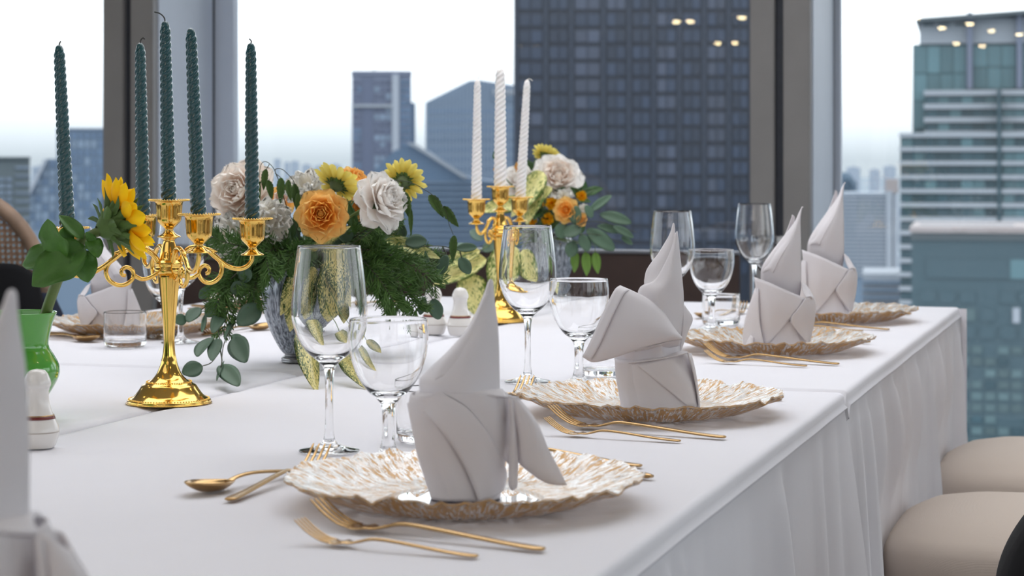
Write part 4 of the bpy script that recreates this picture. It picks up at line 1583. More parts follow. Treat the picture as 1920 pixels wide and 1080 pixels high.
def napkin_two(label, x, y):
    n = Nap('folded_napkin', label, x, y, 0.0002216, 435, 1040,
            [(1040, 437, 205, 0.74), (950, 425, 209, 0.74), (850, 405, 205, 0.72), (765, 385, 190, 0.70)])
    n.shell()
    n.drape('cuff', [[(198, 800), (300, 774), (440, 752), (575, 728)], [(206, 870), (310, 860), (450, 850), (595, 820)],
                     [(220, 960), (330, 955), (470, 945), (620, 920)], [(234, 1034), (350, 1037), (500, 1037), (600, 1030)]], 2.2)
    n.drape('cuff_overlap', [[(300, 786), (390, 765), (480, 746), (578, 726)], [(370, 842), (450, 825), (520, 812), (602, 796)],
                             [(450, 905), (520, 893), (575, 885), (625, 878)], [(575, 1008), (600, 1010), (620, 1014), (642, 1022)]], 5.2)
    n.sheet('cuff_edge', [[(575, 726, 27), (596, 734, 16), (604, 750, 4)], [(606, 830, 22), (620, 832, 14), (625, 838, 2)],
                          [(628, 940, 20), (638, 940, 10), (642, 945, 0)], [(640, 1024, 18), (646, 1015, 8), (648, 1005, -2)]])
    n.sheet('cuff_lip', [[(200, 798, 6), (300, 772, 34), (440, 751, 38), (576, 727, 26)], [(225, 780, 2), (310, 765, 22), (430, 748, 26), (560, 722, 14)],
                         [(230, 780, -10), (320, 770, -6), (430, 755, -4), (545, 730, -4)]])
    n.sheet('pleated_neck', [[(200, 800, 4), (250, 800, 20), (300, 800, 28), (370, 800, 30), (436, 800, 33), (500, 795, 26), (545, 790, 8)],
                             [(190, 740, 2), (240, 720, 18), (292, 715, 27), (370, 705, 27), (432, 695, 32), (440, 695, 27), (540, 720, 6)],
                             [(200, 660, 2), (250, 650, 16), (300, 640, 25), (370, 630, 25), (432, 625, 30), (442, 625, 25), (540, 640, 4)]], 4, 4)
    wing = [[(15, 745, 30), (60, 655, 36), (130, 500, 38), (185, 392, 33), (215, 368, 26)],
            [(75, 771, 36), (120, 690, 44), (185, 540, 46), (245, 425, 40), (286, 398, 31)],
            [(190, 742, 40), (225, 660, 48), (280, 555, 50), (335, 470, 42), (352, 432, 32)],
            [(330, 692, 42), (360, 635, 48), (395, 575, 48), (422, 520, 40), (432, 492, 31)],
            [(462, 657, 42), (485, 632, 45), (497, 615, 43), (500, 600, 37), (496, 585, 30)],
            [(532, 652, 34), (540, 648, 35), (542, 646, 34), (541, 640, 31), (532, 632, 28)]]
    n.sheet('folded_wing', wing)
    n.sheet('wing_hem', [[(20, 742, 33), (64, 652, 39), (134, 498, 41), (188, 392, 36), (216, 372, 29)],
                         [(58, 757, 39), (102, 676, 46), (170, 524, 48), (230, 412, 41), (262, 390, 33)]])
    n.sheet('wing_back', [[(x_, y_, d_ - k * (18 if 0 < i < 5 else 5)) for k, (x_, y_, d_) in zip((0.25, 1, 1.2, 0.9, 0.1), r)] for i, r in enumerate(wing)])
    n.sheet('wing_lining', [[(290, 700, 38), (380, 684, 38), (470, 660, 38), (535, 655, 32)], [(295, 720, 26), (390, 710, 22), (470, 700, 20), (535, 690, 18)]])
    n.sheet('spire_front', [[(330, 620, 18), (440, 620, 32), (542, 645, 12)], [(316, 400, 14), (430, 440, 32), (560, 470, 7)], [(400, 345, 16), (480, 345, 27), (552, 330, 5)],
                            [(455, 260, 13), (500, 250, 19), (541, 210, 4)], [(497, 170, 9), (515, 152, 11), (531, 112, 3)], [(514, 95, 5), (522, 88, 5), (527, 82, 3)]])
    n.sheet('spire_fold', [[(358, 430, 0), (348, 415, 10), (330, 405, 14)], [(357, 335, -2), (380, 342, 9), (402, 348, 16)], [(374, 278, -2), (415, 270, 8), (456, 262, 13)],
                           [(440, 188, -1), (470, 180, 6), (498, 172, 9)], [(488, 103, -1), (503, 98, 3), (514, 96, 5)], [(507, 46, -1), (510, 38, 0), (514, 46, 1)]])
    n.sheet('spire_back', [[(540, 640, 10), (450, 620, -22), (350, 600, -2)], [(560, 470, 5), (470, 440, -24), (358, 425, -2)], [(552, 330, 4), (470, 330, -18), (358, 325, -3)],
                           [(540, 210, 3), (490, 220, -10), (425, 210, -2)], [(528, 110, 2), (510, 105, -5), (488, 105, -1)]])
    n.sheet('rear_leaf', [[(553, 470, 2), (568, 480, -4), (578, 495, -10)], [(556, 560, 5), (590, 548, -5), (616, 555, -14)], [(549, 640, 5), (572, 630, 0), (592, 618, -8)], [(541, 728, 4), (547, 722, 2), (552, 714, 0)]])
    return n


def napkin_three(label, x, y):
    n = Nap('folded_napkin', label, x, y, 0.0002626, 270, 1045,
            [(1045, 275, 142, 0.72), (900, 280, 160, 0.72), (790, 286, 172, 0.70), (640, 278, 176, 0.62), (560, 270, 176, 0.56)])
    n.shell(ymin=780)
    n.drape('lower_fold', [[(304, 863), (306, 864), (308, 865)], [(240, 930), (300, 930), (352, 930)], [(185, 1000), (290, 1005), (388, 1010)], [(160, 1043), (280, 1043), (397, 1043)]], 1.6)
    n.drape('front_fold', [[(105, 615), (200, 650), (300, 695), (402, 738)], [(118, 740), (195, 765), (275, 800), (348, 806)],
                           [(135, 880), (180, 890), (225, 905), (264, 908)], [(152, 1016), (165, 1013), (180, 1003), (194, 990)]], 5.0)
    n.drape('right_lobe', [[(402, 738), (430, 734), (452, 726), (466, 745)], [(352, 800), (400, 800), (440, 795), (474, 790)],
                           [(308, 866), (370, 880), (425, 885), (466, 880)], [(360, 945), (395, 960), (425, 965), (452, 950)], [(396, 986), (415, 1000), (428, 1005), (442, 1004)]], 7.5)
    n.sheet('left_ear', [[(112, 680, 8), (118, 682, 14), (124, 684, 20)], [(60, 850, 2), (95, 860, 14), (130, 870, 24)], [(40, 960, 4), (85, 960, 16), (142, 960, 30)], [(42, 1034, 6), (90, 1032, 20), (155, 1022, 32)]])
    n.sheet('ear_fold', [[(80, 960, 20), (85, 965, 24), (92, 970, 28)], [(62, 1000, 14), (76, 1002, 26), (90, 1004, 30)], [(52, 1034, 12), (70, 1034, 26), (95, 1034, 32)]])
    n.sheet('rolled_edge', [[(386, 640, 8), (420, 668, 4), (442, 694, -2)], [(388, 690, 18), (430, 708, 16), (470, 748, 0)], [(402, 736, 30), (440, 734, 24), (474, 800, 0)]])
    n.sheet('spire_front', [[(165, 730, 4), (270, 740, 12), (380, 740, 2)], [(146, 620, 10), (262, 640, 19), (387, 660, 6)], [(162, 535, 11), (275, 500, 24), (386, 480, 7)],
                            [(262, 400, 8), (322, 390, 17), (385, 360, 5)], [(345, 298, 4), (366, 288, 8), (384, 268, 3)], [(380, 228, 1), (388, 216, 2), (394, 206, 1)], [(396, 197, 0), (400, 194, 1), (404, 197, 0)]])
    n.sheet('spire_fold', [[(152, 590, 14), (185, 575, 19), (212, 590, 21)], [(215, 480, 12), (245, 470, 20), (268, 478, 24)], [(290, 385, 8), (315, 375, 14), (332, 382, 16)], [(350, 300, 4), (362, 295, 7), (370, 300, 8)]])
    n.sheet('spire_back', [[(165, 730, 2), (270, 730, -24), (380, 740, 0)], [(146, 620, 8), (260, 600, -24), (387, 660, 4)], [(162, 535, 11), (275, 500, -18), (386, 480, 6)],
                           [(262, 400, 6), (322, 390, -10), (385, 360, 3)], [(345, 298, 2), (366, 288, -4), (384, 268, 1)], [(380, 228, 0), (388, 216, -1), (394, 206, 0)]])
    n.sheet('second_tip', [[(285, 385, -2), (300, 388, -6), (320, 380, -8)], [(310, 330, -3), (325, 332, -6), (345, 325, -7)], [(335, 262, -3), (345, 262, -5), (356, 268, -5)], [(338, 246, -3), (342, 244, -4), (348, 250, -4)]])
    return n


n1 = napkin_one('white folded napkin on the nearest plate, tall spire and a wing drooping right', RS[0][0] + 0.0, RS[0][1])
n2 = napkin_two('white folded napkin with a wide wing spread to the left, on the second plate', RS[1][0] + 0.012, RS[1][1])
n3 = napkin_three('white folded napkin on the third plate, pleated at its left foot', RS[2][0] + 0.012, RS[2][1] - 0.005)
c = copy_tree(n3.root)
c.location = (RS[3][0] - 0.012, RS[3][1], TOP + 0.0060)
c.scale = (1.10, 1.1, 1.14)
c.rotation_euler = (0, 0, YAW + 0.08)
c['label'] = 'white folded napkin farthest right, standing before the white louvred building'
c = copy_tree(n1.root)
p0 = at(-78, 300, 1.09)
c.location = (p0.x, p0.y, TOP + 0.0060)
c.scale = (1.2, 1.2, 1.2)
c['label'] = 'white folded napkin at the lower left frame edge, blurred in the foreground'
c = copy_tree(n3.root)
p1 = at(205, 300, 3.60)
c.location = (p1.x, p1.y, TOP + 0.0060)
c.scale = (-1.0, 1.0, 0.82)
c.rotation_euler = (0, 0, YAW - 0.1)
c['label'] = 'white folded napkin on the left, behind the sunflower'
plate(p0.x + 0.01, p0.y - 0.005, 0.9, 'gold-flecked glass charger plate under the blurred foreground napkin')

# ---------------------------------------------------------------- candelabra
CUP = smooth_profile([(0.0003, 0.0), (0.0135, 0.0), (0.0140, 0.0016), (0.0088, 0.0042), (0.0052, 0.0085), (0.0058, 0.0110), (0.0098, 0.0150), (0.0136, 0.0192), (0.0150, 0.0230), (0.0156, 0.0300), (0.0168, 0.0425), (0.0200, 0.0446), (0.0250, 0.0450), (0.0252, 0.0462), (0.0200, 0.0464), (0.0130, 0.0458), (0.0105, 0.0440), (0.0100, 0.0330), (0.0003, 0.0325)], 3)
CUP_ME = mesh('candle_cup', *lathe(CUP, 72, rmod=lambda a, z: 1 + (0.022 * math.cos(12 * a) if 0.018 < z < 0.041 else 0.0)))


def bead_ring(R, z, n, r):
    mb = MB()
    sph = lathe([(0.0002, -r), (r * 0.75, -r * 0.66), (r, 0), (r * 0.75, r * 0.66), (0.0002, r)], 7)
    for k in range(n):
        a = 2 * PI * k / n
        mb.add(sph, Matrix.Translation((R * math.cos(a), R * math.sin(a), z)))
    return mb.mesh('beaded_rim')


BEAD_ME = bead_ring(0.0248, 0.0462, 46, 0.0012)
BASE_BEAD = bead_ring(0.0492, 0.0048, 84, 0.0014)
STEP_BEAD = bead_ring(0.0276, 0.0262, 60, 0.0010)


def candelabrum(label, loc, rz, arms, hub_z=0.150, kscale=1.0, top_z=0.2055):
    """arms: list of (angle, reach, cup_z)"""
    t = thing('candelabra', label, 'candelabra', loc, rz, 'gold candelabras')
    base = smooth_profile([(0.0003, 0.0), (0.049, 0.0), (0.0518, 0.0012), (0.0515, 0.0038), (0.0490, 0.0052), (0.0462, 0.0068), (0.0420, 0.0100), (0.0370, 0.0165), (0.0335, 0.0218), (0.0300, 0.0240),
                           (0.0280, 0.0256), (0.0245, 0.0272), (0.0195, 0.0310), (0.0150, 0.0370), (0.0112, 0.0460), (0.0096, 0.0520)], 4)
    obj('base', mesh('base', *lathe(base, 64)), M['gold'], t)
    obj('base_beading', BASE_BEAD, M['gold'], t)
    obj('step_beading', STEP_BEAD, M['gold'], t)
    stem = smooth_profile([(0.0096, 0.0520), (0.0078, 0.0600), (0.0066, 0.0760), (0.0074, 0.0950), (0.0100, 0.1250), (0.0126, 0.1500), (0.0132, 0.1580), (0.0120, 0.1600)], 4)

    def flute(a, z):
        return 1 + 0.03 * math.cos(8 * a)
    obj('stem', mesh('stem', *lathe(stem, 64, rmod=flute)), M['gold'], t)
    hub = smooth_profile([(0.0120, 0.1595), (0.0172, 0.1610), (0.0185, 0.1650), (0.0165, 0.1690), (0.0180, 0.1722), (0.0160, 0.1752), (0.0125, 0.1780), (0.0112, 0.1860), (0.0088, 0.1950), (0.0070, 0.2020), (0.0098, 0.2045), (0.0102, 0.2065), (0.0060, 0.2078)], 3)
    obj('hub', mesh('hub', *lathe(hub, 48)), M['gold'], t)
    cu = obj('candle_cup', CUP_ME, M['gold'], t, (0, 0, top_z))
    obj('beaded_rim', BEAD_ME, M['gold'], cu)
    tops = [Vector((0, 0, top_z))]
    for ang, R, cz in arms:
        k = R / 0.115
        dz = cz - 0.1805

        def p(r, z):
            return Vector((r * math.cos(ang), r * math.sin(ang), z))
        # sweeping arm that carries the cup
        arm = [(0.012, 0.1640), (0.0155, 0.1780), (0.024, 0.1890), (0.036, 0.1930), (0.050, 0.1900), (0.064, 0.1795), (0.078, 0.1690), (0.093, 0.1640 + dz * 0.3), (0.106, 0.1660 + dz * 0.7), (0.1135, 0.1735 + dz), (0.115, 0.1815 + dz)]
        path = spline([p(r * k if r > 0.02 else r, z) for r, z in arm], 5)
        rad = [0.0034 - 0.0006 * i / len(path) for i in range(len(path))]
        a_ = obj('arm', mesh('arm', *tube(path, rad, 10)), M['gold'], t)
        # C-scroll curling back to the stem
        scr = [(0.058, 0.1850), (0.068, 0.1765), (0.0725, 0.1660), (0.0690, 0.1545), (0.0590, 0.1478), (0.0485, 0.1490), (0.0415, 0.1565), (0.0420, 0.1650), (0.0485, 0.1695), (0.0545, 0.1660), (0.0540, 0.1605), (0.0500, 0.1592)]
        path = spline([p(r * k, z) for r, z in scr], 5)
        obj('scroll', mesh('scroll', *tube(path, [0.0030 - 0.0006 * i / len(path) for i in range(len(path))], 9)), M['gold'], a_)
        con = [(0.013, 0.1625), (0.022, 0.1560), (0.032, 0.1545), (0.0415, 0.1600)]
        obj('scroll', mesh('scroll', *tube(spline([p(r * k if r > 0.02 else r, z) for r, z in con], 5), 0.0026, 8)), M['gold'], a_)
        leaf = [(0.066, 0.1850), (0.060, 0.1860), (0.052, 0.1885)]
        obj('leaf_spur', mesh('leaf_spur', *tube(spline([p(r * k, z + 0.0015) for r, z in leaf], 4), [0.0006, 0.0010, 0.0014, 0.0018, 0.0022, 0.0024, 0.0026, 0.0027, 0.0028][:9], 8)), M['gold'], a_)
        cp = p(R, cz)
        cu = obj('candle_cup', CUP_ME, M['gold'], t, cp)
        obj('beaded_rim', BEAD_ME, M['gold'], cu)
        tops.append(cp)
    return t, tops


def candle_mesh(name, L, r0, r1, starts, lead, hand=1):
    rows, seg = int(L / 0.0013), 40
    verts, faces = [], []
    for j in range(rows + 1):
        z = L * j / rows
        t = z / L
        r = r0 + (r1 - r0) * t
        amp = 0.20
        if z < 0.012:
            amp *= max(0.0, (z - 0.004) / 0.008)
            r *= 0.96
        if t > 0.93:
            q = (t - 0.93) / 0.07
            r *= math.sqrt(max(0.0, 1 - q ** 2.2)) * 0.9 + 0.1
            amp *= 1 - q * 0.7
        for k in range(seg):
            a = 2 * PI * k / seg
            ph = starts * (a - hand * 2 * PI * z / lead)
            rr = r * (1 + amp * (abs(math.cos(ph / 2)) - 0.62) * 1.3)
            verts.append((rr * math.cos(a), rr * math.sin(a), z))
    for j in range(rows):
        for k in range(seg):
            k2 = (k + 1) % seg
            faces.append((j * seg + k, j * seg + k2, (j + 1) * seg + k2, (j + 1) * seg + k))
    faces.append(tuple(range(seg - 1, -1, -1)))
    faces.append(tuple(rows * seg + k for k in range(seg)))
    return mesh(name, verts, faces)


def candle(label, foot, me, L, mat, wmat, lean, wick, group):
    """lean: (right, away) offset of the tip"""
    d = Vector((lean[0] * CA - lean[1] * SA, lean[0] * SA + lean[1] * CA, L)).normalized()
    t = thing('taper_candle', label, 'candle', foot, 0, group)
    t.rotation_euler = Vector((0, 0, 1)).rotation_difference(d).to_euler()
    obj('twisted_wax', me, mat, t)
    if wick:
        obj('wick', mesh('wick', *tube(spline([(a, 0, L - 0.002 + b) for a, b in wick], 4), 0.0009, 6)), wmat, t, rot=(0, 0, YAW))


c1 = at(317, 757, 2.626)
arms1 = [(PI + 0.46, 0.127, 0.1730), (0.46, 0.109, 0.1810), (-PI / 2 + 0.48, 0.113, 0.1905), (PI / 2 + 0.46, 0.112, 0.1840)]
t1, tops = candelabrum('polished gold five-cup candelabra with scrolled arms and dark green candles', (c1.x, c1.y, TOP + 0.0014), YAW, arms1)
GREEN_L = 0.236
GC = candle_mesh('twisted_wax', GREEN_L, 0.0092, 0.0062, 4, 0.034)
mt = t1.matrix_basis
labs = ['dark green twisted candle in the tallest middle cup of the candelabra', 'dark green twisted candle on the far left arm, above the sunflower leaves',
        'dark green twisted candle on the outer right arm, in front of the pale rose', 'dark green twisted candle right of the middle one, its tip without wick', 'dark green twisted candle rising behind the sunflower petals, left of the middle one']
leans = [(-0.005, 0.0), (-0.011, 0.0), (-0.002, 0.0), (-0.010, 0.0), (-0.004, 0.0)]
wicks = [[(0, 0), (-0.001, 0.006), (-0.006, 0.011), (-0.012, 0.013), (-0.013, 0.0135)], [(0, 0), (0.001, 0.004), (0.0025, 0.006)], [(0, 0), (0.0005, 0.004), (-0.002, 0.007)], None,
         [(0, 0), (0.001, 0.005), (0.004, 0.008), (0.006, 0.006)]]
Rm = Matrix.Rotation(YAW, 4, 'Z')
for lab, tp, ln, wk in zip(labs, tops, leans, wicks):
    w = Rm @ (tp + Vector((0, 0, 0.0332))) + Vector((c1.x, c1.y, TOP + 0.0014))
    candle(lab, w, GC, GREEN_L, M['green_wax'], M['wick'], ln, wk, 'dark green twisted candles')

c2 = at(938, 603, 3.96)
arms2 = [(PI + 0.78, 0.062, 0.1825), (0.78, 0.052, 0.1850)]
t2, tops2 = candelabrum('smaller-looking gold three-cup candelabra with white candles, farther back', (c2.x, c2.y, TOP + 0.0014), YAW, arms2)
# it leans a little to the left as it stands on the table joint
WL = 0.236
WC = candle_mesh('twisted_wax', WL, 0.0098, 0.0060, 4, 0.034)
WC2 = candle_mesh('twisted_wax', WL, 0.0118, 0.0086, 4, 0.040)
labs2 = ['thick white twisted candle in the middle cup of the rear candelabra', 'slim white twisted candle on the left arm of the rear candelabra', 'slim white twisted candle on the right arm of the rear candelabra']
w2 = [[(0, 0), (-0.001, 0.003), (0.001, 0.005), (0.003, 0.003)], [(0, 0), (0.002, 0.006), (0.005, 0.010), (0.006, 0.018)], [(0, 0), (0.002, 0.003), (0.006, 0.003), (0.010, 0.000)]]
for lab, tp, me, ln, wk in zip(labs2, tops2, (WC2, WC, WC), ((0.0, 0), (0.002, 0), (0.014, 0)), w2):
    w = Rm @ (tp + Vector((0, 0, 0.0332))) + Vector((c2.x, c2.y, TOP + 0.0014))
    candle(lab, w, me, WL, M['white_wax'], M['white_wick'], ln, wk, 'white twisted candles')


# ---------------------------------------------------------------- salt and pepper shakers
def shaker(label, x, y):
    t = thing('porcelain_shaker', label, 'shaker', (x, y, TOP + 0.0014), 0, 'white porcelain salt and pepper shakers')
    body = smooth_profile([(0.0003, 0.0), (0.0150, 0.0), (0.0185, 0.0020), (0.0215, 0.0100), (0.0228, 0.0170), (0.0218, 0.0230), (0.0188, 0.0300), (0.0170, 0.0340), (0.0145, 0.0400), (0.0122, 0.0490), (0.0118, 0.0580), (0.0128, 0.0630)], 4)
    head = smooth_profile([(0.0128, 0.0630), (0.0142, 0.0660), (0.0138, 0.0705), (0.0122, 0.0745), (0.0105, 0.0780), (0.0070, 0.0812), (0.0003, 0.0825)], 4)
    obj('body', mesh('body', *lathe(body, 40)), M['porcelain'], t)
    obj('head', mesh('head', *lathe(head, 40)), M['porcelain'], t)
    obj('maroon_band', mesh('maroon_band', *lathe([(0.0186, 0.0305), (0.0190, 0.0306), (0.0178, 0.0335), (0.0172, 0.0336)], 40)), M['maroon'], t)
    obj('gold_line', mesh('gold_line', *lathe([(0.0174, 0.0338), (0.0177, 0.0339), (0.0172, 0.0348), (0.0168, 0.0348)], 40)), M['flatware'], t)
    obj('grey_line', mesh('grey_line', *lathe([(0.0226, 0.0164), (0.0231, 0.0168), (0.0231, 0.0174), (0.0226, 0.0178)], 40)), M['greyline'], t)


p = at(863, 629, 3.63)
shaker('white porcelain shaker with maroon band, right one of the pair beside the rear candelabra', p.x, p.y)
p = at(813, 629, 3.66)
shaker('white porcelain shaker with maroon band, left one of the pair under the hanging leaf', p.x, p.y)
p = at(70, 842, 2.215)
shaker('white porcelain shaker with maroon band in front of the green vase', p.x, p.y)

# ---------------------------------------------------------------- vases
M['stone_vase'] = principled('grey_crackled_glass', srgb(128, 136, 146), 0.28, 0.25, noise_scale=30, noise_amt=0.2, coat=0.5)
_nt = M['stone_vase'].node_tree
_tc = _nt.nodes.new('ShaderNodeTexCoord'); _mp = _nt.nodes.new('ShaderNodeMapping'); _mp.inputs['Scale'].default_value = (420, 420, 70)
_nz = _nt.nodes.new('ShaderNodeTexNoise'); _nz.inputs['Scale'].default_value = 1.0; _nz.inputs['Detail'].default_value = 4
_rp = _nt.nodes.new('ShaderNodeValToRGB'); _rp.color_ramp.elements[0].position = 0.40; _rp.color_ramp.elements[1].position = 0.62
_rp.color_ramp.elements[0].color = srgb(74, 80, 90); _rp.color_ramp.elements[1].color = srgb(166, 174, 184)
_nt.links.new(_tc.outputs['Object'], _mp.inputs['Vector']); _nt.links.new(_mp.outputs['Vector'], _nz.inputs['Vector']); _nt.links.new(_nz.outputs['Fac'], _rp.inputs['Fac'])
_nt.links.new(_rp.outputs['Color'], _nt.nodes['Principled BSDF'].inputs['Base Color'])
M['foot_metal'] = principled('pewter', srgb(140, 140, 142), 0.25, 0.9, noise_scale=40, noise_amt=0.15)


def grey_vase(label, loc, k):
    t = thing('flower_vase', label, 'vase', loc, 0.2, 'grey fluted flower vases')
    prof = smooth_profile([(0.0280, 0.0140), (0.0350, 0.0240), (0.0470, 0.0480), (0.0560, 0.0750), (0.0600, 0.1000), (0.0590, 0.1180), (0.0530, 0.1330), (0.0500, 0.1400), (0.0520, 0.1450), (0.0495, 0.1450), (0.0470, 0.1380), (0.0540, 0.1150), (0.0520, 0.0900), (0.0300, 0.0300), (0.0005, 0.0220)], 4)
    prof = [(r * k, z * k) for r, z in prof]

    def rib(a, z):
        return 1 + 0.035 * (abs(math.cos(11 * a)) - 0.6)
    obj('body', mesh('body', *lathe(prof, 168, rmod=rib)), M['stone_vase'], t)
    foot = smooth_profile([(0.0005, 0.0), (0.028, 0.0), (0.0305, 0.0030), (0.0300, 0.0070), (0.0265, 0.0095), (0.0255, 0.0115), (0.0285, 0.0140), (0.0270, 0.0150)], 4)
    obj('foot', mesh('foot', *lathe([(r * k, z * k) for r, z in foot], 56)), M['foot_metal'], t)
    return t


V1 = at(566, 680, 3.158)
V1.z = TOP + 0.0014
grey_vase('grey streaked fluted vase holding the large flower arrangement', V1, 1.0)
V2 = at(1030, 562, 4.56)
V2 = Vector((V2.x, 4.36, TOP + 0.0014))
grey_vase('grey fluted vase of the second flower arrangement by the window', V2, 1.0)

M['green_vase'] = principled('opaque_green_glass', srgb(84, 160, 62), 0.12, noise_scale=6, noise_amt=0.10, coat=0.6, subsurf=0.15)
GV = at(34, 793, 2.45)
GV.z = TOP + 0.0014
gv = thing('green_vase', 'bright green opaque glass vase holding the sunflower at the left', 'vase', GV)
prof = smooth_profile([(0.0005, 0.0), (0.024, 0.0), (0.0255, 0.0020), (0.0250, 0.0060), (0.0235, 0.0090), (0.0290, 0.0200), (0.0400, 0.0370), (0.0470, 0.0520), (0.0465, 0.0640), (0.0400, 0.0765), (0.0350, 0.0850), (0.0355, 0.0960), (0.0395, 0.1120), (0.0440, 0.1240),
                       (0.0432, 0.1250), (0.0420, 0.1240), (0.0372, 0.1100), (0.0335, 0.0960), (0.0330, 0.0850), (0.0380, 0.0760), (0.0440, 0.0620), (0.0300, 0.0250), (0.0005, 0.0120)], 4)
obj('body', mesh('body', *lathe(prof, 64)), M['green_vase'], gv)
# ---------------------------------------------------------------- flowers and foliage
M['euc'] = principled('eucalyptus_leaf', srgb(74, 100, 80), 0.55, noise_scale=2, noise_amt=0.12, rand=0.16)
M['euc_pale'] = principled('pale_eucalyptus_leaf', srgb(104, 128, 116), 0.55, noise_scale=2, noise_amt=0.1, rand=0.12)
M['fresh_leaf'] = principled('fresh_green_leaf', srgb(104, 142, 52), 0.45, noise_scale=2, noise_amt=0.12, rand=0.12)
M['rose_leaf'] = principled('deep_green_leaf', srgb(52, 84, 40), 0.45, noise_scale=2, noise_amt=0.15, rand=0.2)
M['sun_leaf'] = principled('sunflower_leaf', srgb(66, 112, 34), 0.5, noise_scale=3, noise_amt=0.15, rand=0.15, bump=0.3, bump_scale=14)
M['sepal'] = principled('sunflower_sepal', srgb(78, 106, 46), 0.65, noise_scale=3, noise_amt=0.15, rand=0.15)
M['conifer'] = principled('conifer_needles', srgb(70, 104, 44), 0.6, noise_scale=60, noise_amt=0.3)
M['oat'] = principled('sea_oat_spikelet', srgb(72, 100, 46), 0.6, noise_scale=8, noise_amt=0.2, rand=0.12)
M['calyx'] = principled('grey_green_calyx', srgb(84, 100, 62), 0.7, noise_scale=60, noise_amt=0.2)
M['speck'] = speckle_leaf_mat('gold_dust_leaf', srgb(50, 82, 30), srgb(226, 214, 140), 26.0, 0.385, 0.43)
M['speck_pale'] = speckle_leaf_mat('pale_variegated_leaf', srgb(96, 124, 48), srgb(228, 222, 152), 14.0, 0.34, 0.42)
M['p_blush'] = petal_mat('blush_petal', srgb(250, 226, 210), srgb(253, 247, 240))
M['p_white'] = petal_mat('white_petal', srgb(250, 245, 234), srgb(254, 253, 249))
M['p_pinkwhite'] = petal_mat('pink_white_petal', srgb(251, 241, 234), srgb(254, 252, 249))
M['p_orange'] = petal_mat('orange_petal', srgb(250, 166, 40), srgb(253, 196, 96))
M['p_peach'] = petal_mat('peach_petal', srgb(250, 190, 84), srgb(252, 210, 130))
M['p_yellow'] = petal_mat('yellow_petal', srgb(232, 204, 72), srgb(244, 230, 130))
M['p_sun'] = petal_mat('sunflower_petal', srgb(250, 180, 8), srgb(255, 212, 24))
M['p_button'] = petal_mat('button_petal', srgb(238, 160, 10), srgb(250, 200, 30))


def unit_leaf(name, width_fn, fold=0.18, curl=0.12, nu=6, nv=12, wave=0.0):
    """leaf of length 1 and width 1: base at the origin, tip at +y, upper face +z"""
    verts, faces = [], []
    for j in range(nv + 1):
        t = j / nv
        w = width_fn(t) * 0.5
        for i in range(nu + 1):
            u = -1 + 2 * i / nu
            z = fold * (abs(u) * w) - curl * t * t + 0.05 * t + wave * math.sin(t * 11) * u * u * w
            verts.append((u * w, t, z))
    for j in range(nv):
        for i in range(nu):
            faces.append((j * (nu + 1) + i, j * (nu + 1) + i + 1, (j + 1) * (nu + 1) + i + 1, (j + 1) * (nu + 1) + i))
    # thin but real leaf blade
    n = len(verts)
    th = 0.012
    allv = verts + [(a, b, c - th) for a, b, c in verts]
    allf = faces + [tuple(k + n for k in reversed(f)) for f in faces]
    rim = [i for i in range(nu + 1)] + [j * (nu + 1) + nu for j in range(1, nv + 1)] + [nv * (nu + 1) + i for i in range(nu - 1, -1, -1)] + [j * (nu + 1) for j in range(nv - 1, 0, -1)]
    for a, b in zip(rim, rim[1:] + rim[:1]):
        allf.append((b, a, a + n, b + n))
    return mesh(name, allv, allf)


def w_round(t):
    return max(0.02, math.sin(PI * min(1, 0.02 + 0.96 * t)) ** 0.62)


def w_ovate(t):
    return max(0.02, (math.sin(PI * t ** 0.72) ** 0.8) * (1.0 if t < 0.8 else 1.0))


def w_lance(t):
    return max(0.02, math.sin(PI * t ** 0.85) ** 1.15)


def w_heart(t):
    return max(0.04, 1.0 * (min(1, t / 0.22) ** 0.5) * (1 - ((t - 0.18) / 0.82) ** 1.7 if t > 0.18 else 1.0))


def w_broad(t):
    return max(0.03, math.sin(PI * t ** 0.78) ** 0.62 * (1.0 if t < 0.9 else 1 - (t - 0.9) * 3.5))


def w_aucuba(t):
    a = max(0.03, math.sin(PI * min(1.0, t ** 0.8)) ** 0.75)
    return a if t < 0.86 else max(0.03, a * (1 - (t - 0.86) * 2.0))


def w_oat(t):
    saw = 0.82 + 0.18 * (1 - ((t * 7) % 1.0))
    return max(0.03, (math.sin(PI * t ** 0.7) ** 0.8) * saw)


LEAF = {}


def leafmesh(shape, mat):
    key = (shape, mat)
    if key not in LEAF:
        fn, fold, curl, nv, wave = {'round': (w_round, 0.12, 0.10, 12, 0.0), 'ovate': (w_ovate, 0.25, 0.16, 12, 0.05), 'lance': (w_lance, 0.3, 0.2, 12, 0.0),
                                    'heart': (w_heart, 0.25, 0.22, 16, 0.10), 'broad': (w_broad, 0.16, 0.14, 16, 0.12), 'aucuba': (w_aucuba, 0.35, 0.24, 16, 0.10), 'oat': (w_oat, 0.5, 0.1, 28, 0.0)}[shape]
        me = unit_leaf(shape + '_leaf', fn, fold, curl, 6, nv, wave)
        me.materials.append(M[mat])
        LEAF[key] = me
    return LEAF[key]


PXM = 1.0 / F


